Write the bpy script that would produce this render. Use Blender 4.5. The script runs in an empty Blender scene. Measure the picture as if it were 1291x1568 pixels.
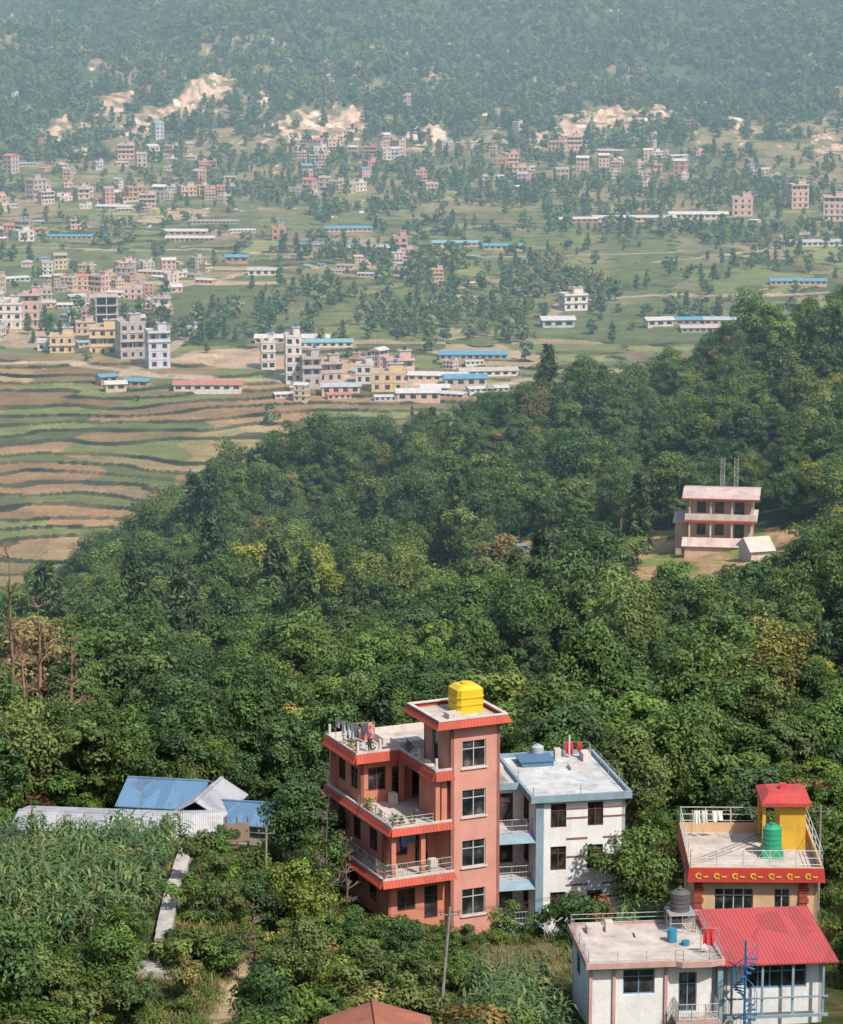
import bpy, math, random
import numpy as np
from mathutils import Vector, Matrix
random.seed(7); rng=np.random.default_rng(7)
scene=bpy.context.scene; COL=scene.collection
# ------------------------------------------------------------------ noise
TAB=np.random.default_rng(3).random((256,256))
def vn(x,y,seed=0):
    x=np.asarray(x,float)+seed*17.3; y=np.asarray(y,float)+seed*9.7
    xi=np.floor(x).astype(int); yi=np.floor(y).astype(int); fx=x-xi; fy=y-yi
    fx=fx*fx*(3-2*fx); fy=fy*fy*(3-2*fy)
    a=TAB[xi&255,yi&255]; b=TAB[(xi+1)&255,yi&255]; c=TAB[xi&255,(yi+1)&255]; d=TAB[(xi+1)&255,(yi+1)&255]
    return (a*(1-fx)+b*fx)*(1-fy)+(c*(1-fx)+d*fx)*fy
def fbm(x,y,o=4,seed=0):
    s=0;a=.5;t=0
    for i in range(o):
        s=s+a*vn(x*2**i,y*2**i,seed+i);t+=a;a*=.5
    return s/t
def ss(a,b,x):
    t=np.clip((x-a)/(b-a),0,1); return t*t*(3-2*t)
# ------------------------------------------------------------------ terrain (metres; the photographer stands at the origin)
# quarried bare-earth faces on the far slope: x, y, half width, face height, skew
CLIFFS=[(-152,1735,17,4,1.5),(-133,1790,12,4,1.7),(-118,1835,8,3,1.7),(-68,1676,17,4,.5),(-44,1700,9,3,-1.0),(5,1672,9,4,.3),(92,1722,14,3,1.4),(124,1752,20,5,.5),(150,1775,9,4,-1.2),(228,1640,6,4,.9),(-208,1690,7,3,.9),(-183,1760,8,3,1.4),(66,1664,6,2,.8),(186,1725,6,2,1.2),(-95,1770,4,2,1.2),(40,1800,5,2,-1)]
def yc_f(x): return np.interp(x,[-130,-90,-66,-45,200],[430,455,485,540,540])
def zc_f(x): return np.interp(x,[-130,-90,-66,-42,-35,-18,7,20,32,43,55,79,150,300],[-126,-120,-114,-106,-101,-96,-91,-87,-86,-83,-77,-71,-54,-22])
def H(x,y,full=False):
    x=np.asarray(x,float); y=np.asarray(y,float)
    v=np.interp(y,[300,640,890,1300,1500,1700,2000,2300,2700,3500,5000,7000],[-164,-141.7,-125,-125,-119,-105,-70,-35,30,260,700,900])
    v=v+(fbm(x/70,y/70,3,1)-.5)*5*ss(480,650,y)*(1-ss(1300,1500,y))+(fbm(x/26,y/20,3,31)-.5)*1.2*ss(560,650,y)*(1-ss(1300,1500,y))
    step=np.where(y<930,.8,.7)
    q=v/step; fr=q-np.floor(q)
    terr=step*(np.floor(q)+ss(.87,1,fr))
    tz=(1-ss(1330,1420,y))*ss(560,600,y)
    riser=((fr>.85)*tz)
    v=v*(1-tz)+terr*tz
    m=ss(1500,2150,y)
    rid=1-np.abs(2*fbm(x/230+.3,y/420,4,5)-1)
    v=v+m*(rid-.75)*85+ss(1350,1700,y)*(fbm(x/80,y/80,3,9)-.5)*20+ss(1700,1900,y)*(fbm(x/35,y/60,3,10)-.5)*20
    v=v-ss(-180,-280,x+(y-2100)*.25)*ss(2000,2120,y)*(1-ss(2600,3000,y))*50
    bare=np.zeros_like(v)
    for (cx,cy,w,hh,sk) in CLIFFS:
        near=(np.abs(x-cx)<w*2.2)&(np.abs(y-cy)<170)
        if not near.any(): continue
        wob=(fbm(x/7,y/40,4,11)-.5)*44
        xr=x-cx+(fbm(x/6,y/9,3,12)-.5)*18
        lat=np.exp(-np.abs(xr/w)**3)*near
        yy=y-cy-wob-(x-cx)*sk
        hn=hh*(.4+1.2*fbm(x/4,y/60,3,14))
        up=.4*ss(0,6,yy)+.3*ss(12,17,yy+(fbm(x/5,y/5,2,15)-.5)*8)+.3*ss(22,27,yy+(fbm(x/4,y/5,2,18)-.5)*10)
        v=v+hn*lat*up*np.exp(-np.clip(yy-30,0,None)/70)
        ed=(fbm(x/3.5,y/14,4,16)-.5)*62
        bare=np.maximum(bare,(lat>.22+1.3*(fbm(x/3.5,y/9,3,17)-.42))*(yy>-40+ed)*(yy<28+ed*.6))
    yc=yc_f(x); zc=zc_f(x)
    z0=-61+.08*np.clip(x-15,0,60)
    s=np.clip((y-200)/(yc-200),0,1)
    rz=z0+(zc-z0)*s-6*np.sin(np.pi*s)+(fbm(x/30,y/30,3,2)-.5)*6*ss(210,260,y)
    rz=np.where(y>yc,rz-.45*(y-yc),rz)
    fr0=np.interp(y,[-60,0,50,100,140,170,185,200],[4,-3,-28,-45,-54.2,-58.3,-59.2,-61])
    lb=3.2*ss(-8,-14,x)*np.exp(-((y-166)/17)**4)
    fr0=fr0+lb-2.3*np.exp(-((x-9)/8)**4-((y-176)/9)**4)
    fr0=fr0+.08*np.clip(x-15,0,60)*ss(150,200,y)+(fbm(x/9,y/9,3,6)-.5)*1.0
    ridge=np.where(y<200,fr0,rz)
    out=np.where(y<200,ridge,np.maximum(v,ridge))
    isr=(ridge>=v)|(y<200)
    if full: return out,isr,riser*(~isr),bare*(~isr)
    return out
def hz(x,y): return float(H(x,y))
CLEAR=[(2.4,350,5,34),(27,330,7,30),(37,352,10,32),(14.5,362,6,30),(47,350,8,28),(24,388,8,14),(60,372,5,20),(-6,470,4,22),(33,325,7,16)]
def clearing(x,y,k=1.0):
    m=np.zeros(np.shape(x),bool)
    for cx,cy,a,b in CLEAR: m|=((x-cx)/(a*k))**2+((y-cy)/(b*k))**2<.75+.7*fbm(x/5,y/9,2,61)
    return m
# ------------------------------------------------------------------ node helpers
def newmat(name):
    m=bpy.data.materials.new(name); m.use_nodes=True; nt=m.node_tree
    b=nt.nodes['Principled BSDF']; return m,nt,b
def N(nt,t,**k):
    n=nt.nodes.new(t)
    for a,v in k.items(): setattr(n,a,v)
    return n
def mixc(nt,mode,f,a,b):
    n=N(nt,'ShaderNodeMix',data_type='RGBA',blend_type=mode)
    for s,v in ((0,f),(6,a),(7,b)):
        if hasattr(v,'node'): nt.links.new(v,n.inputs[s])
        elif s==0: n.inputs[0].default_value=v
        else: n.inputs[s].default_value=(*v,1) if len(v)==3 else v
    return n.outputs[2]
def ramp(nt,src,stops,interp='LINEAR'):
    r=N(nt,'ShaderNodeValToRGB'); r.color_ramp.interpolation=interp
    e=r.color_ramp.elements
    while len(e)<len(stops): e.new(.5)
    for i,(p,c) in enumerate(stops): e[i].position=p; e[i].color=(*c,1) if len(c)==3 else c
    nt.links.new(src,r.inputs[0]); return r.outputs[0]
def noise(nt,scale,detail=4,coord='Object',sc=None):
    t=N(nt,'ShaderNodeTexCoord'); n=N(nt,'ShaderNodeTexNoise'); n.inputs['Scale'].default_value=scale; n.inputs['Detail'].default_value=detail
    src=t.outputs[coord] if coord!='World' else N(nt,'ShaderNodeNewGeometry').outputs['Position']
    if sc:
        mp=N(nt,'ShaderNodeMapping'); mp.inputs['Scale'].default_value=sc; nt.links.new(src,mp.inputs[0]); src=mp.outputs[0]
    nt.links.new(src,n.inputs['Vector']); return n.outputs[0]
MATS={}
def paint(name,c,rough=.8,var=.25,scale=1.2,streak=.35,metal=0,grime=(.12,.11,.09)):
    if name in MATS: return MATS[name]
    m,nt,b=newmat(name)
    n1=noise(nt,scale,6)
    c2=tuple(x*(1-var) for x in c)
    col=mixc(nt,'MIX',ramp(nt,n1,[(.35,(0,0,0)),(.65,(1,1,1))]),c,c2)
    if streak:
        n2=noise(nt,1,5,sc=(2.2,2.2,.35))
        f=ramp(nt,n2,[(.5,(0,0,0)),(.8,(streak,)*3)])
        col=mixc(nt,'MIX',f,col,grime)
        n3=noise(nt,7,4); col=mixc(nt,'MULTIPLY',.5,col,ramp(nt,n3,[(.3,(.72,.72,.72)),(.7,(1,1,1))]))
    nt.links.new(col,b.inputs['Base Color']); b.inputs['Roughness'].default_value=rough; b.inputs['Metallic'].default_value=metal
    MATS[name]=m; return m
def tin(name,c,rough=.45,axis=0,metal=.2,rust=.35,pitch=14):
    if name in MATS: return MATS[name]
    m,nt,b=newmat(name)
    t=N(nt,'ShaderNodeTexCoord'); w=N(nt,'ShaderNodeTexWave',wave_type='BANDS',bands_direction='XY'[axis]); w.inputs['Scale'].default_value=pitch/6.28
    nt.links.new(t.outputs['Object'],w.inputs[0])
    n1=noise(nt,.9,6); f=ramp(nt,n1,[(.5,(0,0,0)),(.72,(rust,)*3)])
    col=mixc(nt,'MIX',f,c,(.2,.13,.09))
    vo=N(nt,'ShaderNodeTexVoronoi'); vo.inputs['Scale'].default_value=1.0; mp=N(nt,'ShaderNodeMapping'); mp.inputs['Scale'].default_value=(1.1,.4,.01) if axis==0 else (.4,1.1,.01)
    nt.links.new(t.outputs['Object'],mp.inputs[0]); nt.links.new(mp.outputs[0],vo.inputs['Vector'])
    col=mixc(nt,'MULTIPLY',.45,col,ramp(nt,vo.outputs['Color'],[(.2,(.6,.62,.66)),(.8,(1.1,1.08,1.05))]))
    col=mixc(nt,'MULTIPLY',.3,col,w.outputs[0])
    nt.links.new(col,b.inputs['Base Color'])
    bp=N(nt,'ShaderNodeBump'); bp.inputs['Strength'].default_value=.5; bp.inputs['Distance'].default_value=.03; nt.links.new(w.outputs[0],bp.inputs['Height']); nt.links.new(bp.outputs[0],b.inputs['Normal'])
    b.inputs['Roughness'].default_value=rough; b.inputs['Metallic'].default_value=metal
    MATS[name]=m; return m
def glassm():
    if 'glass' in MATS: return MATS['glass']
    m,nt,b=newmat('window_glass'); n=noise(nt,1.3,2)
    nt.links.new(ramp(nt,n,[(.4,(.012,.014,.016)),(.62,(.05,.05,.05)),(.75,(.16,.14,.13))]),b.inputs['Base Color'])
    b.inputs['Roughness'].default_value=.12; MATS['glass']=m; return m
# ------------------------------------------------------------------ mesh builder
class MB:
    def __init__(s): s.V=[];s.F=[];s.M=[]
    def add(s,vs,fs,m=0):
        o=len(s.V); s.V+=[tuple(v) for v in vs]; s.F+=[tuple(i+o for i in f) for f in fs]; s.M+=[m]*len(fs); return s
    def box(s,x0,y0,z0,x1,y1,z1,m=0):
        return s.add([(x0,y0,z0),(x1,y0,z0),(x1,y1,z0),(x0,y1,z0),(x0,y0,z1),(x1,y0,z1),(x1,y1,z1),(x0,y1,z1)],
          [(0,3,2,1),(4,5,6,7),(0,1,5,4),(1,2,6,5),(2,3,7,6),(3,0,4,7)],m)
    def obox(s,p,q,s0,s1,t0,t1,z0,z1,m=0):
        d=Vector((q[0]-p[0],q[1]-p[1])).normalized(); n=Vector((-d.y,d.x))
        P=lambda a,b,z:(p[0]+d.x*a+n.x*b,p[1]+d.y*a+n.y*b,z)
        return s.add([P(s0,t0,z0),P(s1,t0,z0),P(s1,t1,z0),P(s0,t1,z0),P(s0,t0,z1),P(s1,t0,z1),P(s1,t1,z1),P(s0,t1,z1)],
          [(0,3,2,1),(4,5,6,7),(0,1,5,4),(1,2,6,5),(2,3,7,6),(3,0,4,7)],m)
    def prism(s,pts,z0,z1,m=0):
        n=len(pts); vs=[(x,y,z0) for x,y in pts]+[(x,y,z1) for x,y in pts]
        return s.add(vs,[tuple(range(n))[::-1],tuple(range(n,2*n))]+[(i,(i+1)%n,(i+1)%n+n,i+n) for i in range(n)],m)
    def cyl(s,cx,cy,z0,z1,r,m=0,n=16,r2=None):
        r2=r if r2 is None else r2
        vs=[(cx+r*math.cos(a),cy+r*math.sin(a),z0) for a in [6.2832*i/n for i in range(n)]]+[(cx+r2*math.cos(a),cy+r2*math.sin(a),z1) for a in [6.2832*i/n for i in range(n)]]
        return s.add(vs,[tuple(range(n))[::-1],tuple(range(n,2*n))]+[(i,(i+1)%n,(i+1)%n+n,i+n) for i in range(n)],m)
    def beam(s,p,q,w,m=0,w2=None,n=5):
        p=Vector(p);q=Vector(q);d=(q-p).normalized(); a=d.orthogonal().normalized(); b=d.cross(a); w2=w if w2 is None else w2
        vs=[p+(a*math.cos(t)+b*math.sin(t))*w/2 for t in [6.2832*i/n for i in range(n)]]+[q+(a*math.cos(t)+b*math.sin(t))*w2/2 for t in [6.2832*i/n for i in range(n)]]
        return s.add(vs,[tuple(range(n))[::-1],tuple(range(n,2*n))]+[(i,(i+1)%n,(i+1)%n+n,i+n) for i in range(n)],m)
    def wall(s,p,q,z0,z1,th=.22,ops=(),m=0):
        L=math.hypot(q[0]-p[0],q[1]-p[1]); cuts=sorted({0,L,*[o[0] for o in ops],*[o[1] for o in ops]})
        for a,b in zip(cuts,cuts[1:]):
            if b-a<1e-4: continue
            zz=z0
            for o in sorted([o for o in ops if o[0]<=a+1e-4 and o[1]>=b-1e-4],key=lambda o:o[2]):
                if o[2]>zz: s.obox(p,q,a,b,0,th,zz,o[2],m)
                zz=o[3]
            if zz<z1: s.obox(p,q,a,b,0,th,zz,z1,m)
        return s
    def obj(s,name,mats,parent=None,smooth=False):
        me=bpy.data.meshes.new(name); me.from_pydata(s.V,[],s.F); me.update()
        for m in (mats if isinstance(mats,(list,tuple)) else [mats]): me.materials.append(m)
        me.polygons.foreach_set('material_index',s.M)
        if smooth: me.polygons.foreach_set('use_smooth',[True]*len(s.F))
        o=bpy.data.objects.new(name,me); COL.objects.link(o)
        if parent: o.parent=parent
        return o
def empty(name,loc,rz=0):
    e=bpy.data.objects.new(name,None); COL.objects.link(e); e.location=loc; e.rotation_euler=(0,0,rz); e.empty_display_size=.5; return e
def offset(poly,d):
    n=len(poly);out=[]
    for i in range(n):
        a=Vector(poly[i-1]);b=Vector(poly[i]);c=Vector(poly[(i+1)%n])
        e1=(b-a).normalized();e2=(c-b).normalized(); n1=Vector((e1.y,-e1.x));n2=Vector((e2.y,-e2.x))
        k=(n1+n2)/(1+n1.dot(n2)); out.append((b.x+k.x*d,b.y+k.y*d))
    return out
def ring(mb,poly,d_in0,d_out0,z0,d_in1,d_out1,z1,m=0):
    n=len(poly); A=offset(poly,d_in0);B=offset(poly,d_out0);C=offset(poly,d_in1);D=offset(poly,d_out1)
    vs=[(x,y,z0) for x,y in A]+[(x,y,z0) for x,y in B]+[(x,y,z1) for x,y in C]+[(x,y,z1) for x,y in D]
    f=[]
    for i in range(n):
        j=(i+1)%n; f+=[(i,j,n+j,n+i)[::-1],(n+i,n+j,3*n+j,3*n+i),(3*n+i,3*n+j,2*n+j,2*n+i),(2*n+i,2*n+j,j,i)]
    mb.add(vs,f,m)
def win(F,G,p,q,op,inset=.1,mull=2,fw=.06,bar=True):
    s0,s1,z0,z1=op
    G.obox(p,q,s0,s1,inset,inset+.02,z0,z1)
    a=inset-.05;b=inset-.002
    F.obox(p,q,s0,s0+fw,a,b,z0,z1);F.obox(p,q,s1-fw,s1,a,b,z0,z1);F.obox(p,q,s0+fw,s1-fw,a,b,z0,z0+fw);F.obox(p,q,s0+fw,s1-fw,a,b,z1-fw,z1)
    for i in range(1,mull):
        c=s0+(s1-s0)*i/mull; F.obox(p,q,c-fw/2,c+fw/2,a,b,z0+fw,z1-fw)
    if bar: F.obox(p,q,s0+fw,s1-fw,a-.004,b-.004,z0+(z1-z0)*.68,z0+(z1-z0)*.68+fw*.8)
def railing(mb,pts,z,h=.95,post=1.2,bal=None,w=.045,m=0):
    for a,b in zip(pts,pts[1:]):
        L=math.hypot(b[0]-a[0],b[1]-a[1]); k=max(1,round(L/post))
        for zz in (z+h,z+h*.55,z+h*.15): mb.beam((a[0],a[1],zz),(b[0],b[1],zz),w,m)
        for i in range(k+1):
            x=a[0]+(b[0]-a[0])*i/k;y=a[1]+(b[1]-a[1])*i/k; mb.beam((x,y,z),(x,y,z+h+.02),w*1.3,m)
        if bal:
            kk=int(L/bal)
            for i in range(kk):
                x=a[0]+(b[0]-a[0])*i/kk;y=a[1]+(b[1]-a[1])*i/kk; mb.beam((x,y,z),(x,y,z+h),w*.6,m,n=4)
def tank(mb,cx,cy,z,r,h,m=0,ribs=4):
    for i in range(ribs):
        a=z+h*.8*i/ribs; b=z+h*.8*(i+1)/ribs
        mb.cyl(cx,cy,a,b-.05,r,m,20); mb.cyl(cx,cy,b-.05,b,r*.94,m,20)
    mb.cyl(cx,cy,z+h*.8,z+h*.93,r,m,20,r*.55); mb.cyl(cx,cy,z+h*.93,z+h,r*.3,m,14)
def clothes(parent,name,p,q,z,n,cols):
    P=MB(); P.beam((p[0],p[1],z-1.5),(p[0],p[1],z),.05); P.beam((q[0],q[1],z-1.5),(q[0],q[1],z),.05); P.beam((p[0],p[1],z-.03),(q[0],q[1],z-.03),.02)
    e=empty(name,(0,0,0)); e.parent=parent; P.obj('posts_and_line',MATS['steel_rail'],e)
    C_=[MB() for _ in cols]; L=math.hypot(q[0]-p[0],q[1]-p[1]); s=.1
    for i in range(n):
        w=random.uniform(.3,.65); h=random.uniform(.5,1.15); c=C_[random.randrange(len(cols))]
        if s+w>L: break
        k=6; vs=[]
        for r_ in range(4):
            for j in range(k+1):
                a=s+w*j/k*(1 if r_<1 else .9+.05*r_); b_=.09*math.sin(j*2.1+i)*(r_/3)
                dx,dy=(q[0]-p[0])/L,(q[1]-p[1])/L; vs.append((p[0]+dx*a-dy*b_,p[1]+dy*a+dx*b_,z-.04-h*r_/3+(.07*math.sin(j*1.3+i) if r_==3 else 0)))
        c.add(vs,[(r_*(k+1)+j,r_*(k+1)+j+1,(r_+1)*(k+1)+j+1,(r_+1)*(k+1)+j) for r_ in range(3) for j in range(k)]); s+=w+random.uniform(.05,.3)
    for c,cc in zip(C_,cols):
        if c.V: c.obj('hanging_clothes',paint('cloth_%d_%d'%(cc[0]*100,cc[1]*100),cc,.9,.1,5,0),e)
# ------------------------------------------------------------------ terrain mesh
rows=np.concatenate([np.arange(-60,120,6),np.arange(120,202,.8),np.arange(202,560,3),np.arange(560,930,.75),np.arange(930,1420,1.9),np.arange(1420,1900,2.2),np.arange(1900,2500,6),np.linspace(2500,7000,60)])
sf=np.linspace(-.175,.175,460); so=.175+(np.linspace(0,1,26)[1:]**2)*1.6
cs=np.concatenate([-so[::-1],sf,so])
Y,S=np.meshgrid(rows,cs,indexing='ij'); X=S*np.maximum(Y,150)
Z,isr,riser,bare=H(X,Y,True)
nr,nc=X.shape
C=np.zeros((nr,nc,3))
def setc(mask,c):
    m=np.asarray(mask,float)[...,None]; C[:]=C*(1-m)+np.array(c)*m
C[:]=(.135,.16,.07)
step=np.where(Y<930,.8,.7); tid=np.floor(Z/step+.02).astype(int)
cell=np.floor((X+(fbm(X/30,Y/30,3,3)-.5)*30)/np.where(Y<930,30,26)).astype(int)
r=TAB[(tid*37+cell*11)&255,(cell*57+tid*5)&255]; r2=TAB[(tid*91+cell*7)&255,(cell*13+tid*77)&255]
leftbrown=ss(60,-40,X)*ss(940,860,Y)
setc(r<.25,(.19,.215,.085)); setc((r>.25)&(r<.42),(.25,.205,.13)); setc((r>.42)&(r<.5),(.34,.275,.19)); setc(r>.8,(.11,.14,.06))
lb=leftbrown
setc(lb*((r<.56)*.95),(.30,.195,.11)); setc(lb*(((r>=.56)&(r<.82))*.9),(.18,.20,.075)); setc(lb*((r>.88)*.9),(.38,.27,.165))
g2=ss(.5,.62,fbm(X/45,Y/30,3,21)); setc(leftbrown*g2*.45,(.155,.185,.065))
setc(leftbrown*ss(700,640,Y)*.5,(.19,.21,.09))
C*=(.70+.6*r2)[...,None]
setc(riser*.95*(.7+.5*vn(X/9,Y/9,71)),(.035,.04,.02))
g=fbm(X/90,Y/90,3,13); setc(ss(.5,.62,g)*(Y>930)*(Y<1500)*.6,(.14,.175,.07))
for (cx,cy,a,b,am) in [(-82,1108,38,9,.9),(-84,1135,36,11,.45),(-45,893,34,16,.85),(-18,870,30,14,.8),(-70,1160,26,7,.8),(-118,1100,16,40,.7),(-125,960,30,26,.7),(0,858,22,9,.7),(-62,905,14,20,.8)]:
    d=((X-cx)/a)**2+((Y-cy)/b)**2+(fbm(X/12,Y/12,3,4)-.5)*1.2
    setc(ss(1.05,.8,d)*(Y>830)*am,(.50,.37,.28))
def road(pts,w,c):
    for a,b in zip(pts,pts[1:]):
        ax,ay=a;bx,by=b;L2=(bx-ax)**2+(by-ay)**2
        t=np.clip(((X-ax)*(bx-ax)+(Y-ay)*(by-ay))/L2,0,1)
        d=np.hypot(X-ax-t*(bx-ax),Y-ay-t*(by-ay)); setc(ss(w,w*.7,d)*.85,c)
road([(-150,880),(-110,890),(-78,868),(-60,862),(-20,862),(20,858),(60,875)],3,(.46,.38,.3))
road([(-90,870),(-84,900),(-76,960),(-100,1010),(-95,1090),(-60,1150)],2.4,(.44,.36,.28))
road([(44,1000),(50,1040),(85,1062),(120,1050),(170,1075)],2.6,(.44,.36,.3))
road([(95,1170),(150,1230),(160,1280),(230,1330)],3,(.46,.4,.32))
road([(-240,1240),(-150,1225),(-60,1200),(30,1195),(110,1215)],2,(.42,.37,.3))
setc(ss(1440,1600,Y)*.9,(.10,.13,.06)); setc((Y>1380)*(Y<1780)*ss(.5,.6,fbm(X/30,Y/30,3,19))*.75,(.28,.24,.15))
setc(ss(1660,1800,Y)*.9,(.07,.10,.05))
setc((Y>1640)*(Y<1960)*ss(.58,.68,fbm(X/32,Y/40,3,29))*.6,(.34,.28,.21))
setc(bare*.95,(.62,.50,.42)); setc(bare*ss(.46,.62,fbm(X/2.6,Y/26,3,33)),(.44,.32,.25)); setc(bare*ss(.6,.7,fbm(X/5,Y/9,3,35)),(.74,.66,.60)); setc(bare*ss(.55,.6,fbm(X/6,Y/8,3,37))*.9,(.15,.16,.09))
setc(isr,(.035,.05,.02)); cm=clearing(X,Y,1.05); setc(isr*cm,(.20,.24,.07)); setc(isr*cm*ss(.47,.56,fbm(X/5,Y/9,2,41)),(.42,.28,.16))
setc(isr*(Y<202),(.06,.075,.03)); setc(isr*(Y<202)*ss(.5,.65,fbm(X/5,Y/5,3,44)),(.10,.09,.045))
setc(isr*(np.exp(-((X-5.5)/2.6)**4-((Y-155)/6)**4)),(.33,.24,.12))
setc(isr*(np.exp(-((X+10.1-(Y-146)*.05)/1.1)**4-((Y-146)/10)**4)),(.40,.30,.2))
me=bpy.data.meshes.new('ground_terrain')
V=np.stack([X,Y,Z],-1).reshape(-1,3); idx=np.arange(nr*nc).reshape(nr,nc)
Q=np.stack([idx[:-1,:-1],idx[:-1,1:],idx[1:,1:],idx[1:,:-1]],-1).reshape(-1,4)
me.vertices.add(len(V)); me.vertices.foreach_set('co',V.ravel()); me.loops.add(Q.size); me.loops.foreach_set('vertex_index',Q.ravel().astype(np.int32))
me.polygons.add(len(Q)); me.polygons.foreach_set('loop_start',np.arange(0,Q.size,4,dtype=np.int32)); me.polygons.foreach_set('loop_total',np.full(len(Q),4,dtype=np.int32)); me.update(calc_edges=True)
me.polygons.foreach_set('use_smooth',[True]*len(Q))
ca=me.attributes.new('Col','FLOAT_COLOR','POINT'); ca.data.foreach_set('color',np.concatenate([C.reshape(-1,3),np.ones((nr*nc,1))],1).ravel().astype(np.float32))
gm,nt,b=newmat('ground')
at=N(nt,'ShaderNodeAttribute',attribute_name='Col')
n1=noise(nt,.12,8,'World'); n2=noise(nt,1.1,6,'World')
c=mixc(nt,'MULTIPLY',.8,at.outputs[0],ramp(nt,n1,[(.3,(.62,.64,.6)),(.7,(1.25,1.2,1.15))]))
c=mixc(nt,'MULTIPLY',.8,c,ramp(nt,n2,[(.3,(.5,.55,.5)),(.7,(1.3,1.3,1.25))]))
nt.links.new(c,b.inputs['Base Color']); b.inputs['Roughness'].default_value=.95; b.inputs['Specular IOR Level'].default_value=.1
bp=N(nt,'ShaderNodeBump'); bp.inputs['Strength'].default_value=.6; bp.inputs['Distance'].default_value=.4; nt.links.new(n2,bp.inputs['Height']); nt.links.new(bp.outputs[0],b.inputs['Normal'])
me.materials.append(gm); g_o=bpy.data.objects.new('ground_terrain',me); COL.objects.link(g_o)
# ------------------------------------------------------------------ vegetation sources
def leafmat(name,stops,trans=.25,bright=1.0,nsc=.06):
    m,nt,b=newmat(name); oi=N(nt,'ShaderNodeObjectInfo')
    c=ramp(nt,oi.outputs['Random'],stops)
    t=N(nt,'ShaderNodeAttribute',attribute_name='tint')
    n=noise(nt,nsc,3,'World')
    c=mixc(nt,'MULTIPLY',1,c,ramp(nt,n,[(.35,(.75*bright,.8*bright,.85*bright)),(.65,(1.3*bright,1.2*bright,1.0*bright))]))
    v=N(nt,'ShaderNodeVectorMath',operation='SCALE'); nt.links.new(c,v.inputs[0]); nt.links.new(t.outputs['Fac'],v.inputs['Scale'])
    nt.links.new(v.outputs[0],b.inputs['Base Color']); b.inputs['Roughness'].default_value=.55; b.inputs['Specular IOR Level'].default_value=.25
    if trans:
        tr=N(nt,'ShaderNodeBsdfTranslucent'); nt.links.new(v.outputs[0],tr.inputs[0]); mx=N(nt,'ShaderNodeMixShader'); mx.inputs[0].default_value=trans
        nt.links.new(b.outputs[0],mx.inputs[1]); nt.links.new(tr.outputs[0],mx.inputs[2]); nt.links.new(mx.outputs[0],nt.nodes['Material Output'].inputs[0])
    return m
L_forest=leafmat('forest_leaves',[(0,(.058,.112,.04)),(.25,(.082,.148,.042)),(.5,(.108,.172,.046)),(.7,(.14,.19,.055)),(.82,(.075,.125,.05)),(.92,(.115,.21,.05)),(.965,(.23,.25,.04)),(1,(.20,.15,.09))])
L_far=leafmat('hillside_leaves',[(0,(.055,.105,.045)),(.4,(.08,.135,.055)),(.8,(.115,.165,.06)),(1,(.18,.18,.08))],0)
L_shrub=leafmat('shrub_leaves',[(0,(.055,.115,.035)),(.3,(.09,.155,.035)),(.6,(.125,.20,.04)),(.8,(.10,.13,.045)),(.92,(.20,.20,.06)),(1,(.22,.09,.05))],.25,1,.3)
L_pine=leafmat('pine_needles',[(0,(.05,.09,.045)),(1,(.08,.12,.05))],.1)
L_corn=leafmat('corn_leaves',[(0,(.09,.18,.075)),(.7,(.14,.23,.09)),(1,(.22,.26,.11))],.3,1,.3)
L_dry=leafmat('dry_grass',[(0,(.16,.17,.06)),(1,(.32,.26,.12))],.2)
BARK=paint('bark',(.17,.13,.10),.95,.4,6,.2); DEADW=paint('dead_wood',(.32,.19,.12),.95,.3,4,.2)
def leaves(cen,nor,size,aspect=1.7):
    n=len(cen); nor=nor/np.linalg.norm(nor,axis=1,keepdims=True)
    r=rng.normal(size=(n,3)); a=np.cross(nor,r); a/=np.linalg.norm(a,axis=1,keepdims=True)+1e-9; bb=np.cross(nor,a)
    s=size[:,None]
    v=np.stack([cen-a*s*aspect*.5,cen-bb*s*.42+nor*s*.1,cen+a*s*aspect*.5,cen+bb*s*.42+nor*s*.1],1)
    return v.reshape(-1,3)
def tube(path,rad,n=6):
    V=[];F=[]
    for i,(p,r) in enumerate(zip(path,rad)):
        p=Vector(p); d=(Vector(path[min(i+1,len(path)-1)])-Vector(path[max(i-1,0)])).normalized(); a=d.orthogonal().normalized(); c=d.cross(a)
        V+=[tuple(p+(a*math.cos(6.2832*k/n)+c*math.sin(6.2832*k/n))*r) for k in range(n)]
    for i in range(len(path)-1):
        for k in range(n): F.append((i*n+k,i*n+(k+1)%n,(i+1)*n+(k+1)%n,(i+1)*n+k))
    return V,F
def plantobj(name,lv,tint,tubes,lmat,coll):
    V=[np.array(lv).reshape(-1,3)]; nq=len(V[0])//4; F=[np.arange(nq*4).reshape(-1,4)]; o=nq*4
    for (tv,tf) in tubes: V.append(np.array(tv)); F.append(np.array(tf)+o); o+=len(tv)
    V=np.concatenate(V); F=np.concatenate(F)
    me=bpy.data.meshes.new(name); me.vertices.add(len(V)); me.vertices.foreach_set('co',V.ravel().astype(np.float32)); me.loops.add(F.size); me.loops.foreach_set('vertex_index',F.ravel().astype(np.int32))
    me.polygons.add(len(F)); me.polygons.foreach_set('loop_start',np.arange(0,F.size,4,dtype=np.int32)); me.polygons.foreach_set('loop_total',np.full(len(F),4,dtype=np.int32)); me.update(calc_edges=True)
    me.materials.append(lmat); me.materials.append(BARK)
    mi=np.zeros(len(F),np.int32); mi[nq:]=1; me.polygons.foreach_set('material_index',mi)
    t=np.ones(len(V),np.float32); t[:nq*4]=np.repeat(tint,4); me.attributes.new('tint','FLOAT','POINT').data.foreach_set('value',t)
    o=bpy.data.objects.new(name,me)
    if coll: coll.objects.link(o)
    return o
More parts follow.
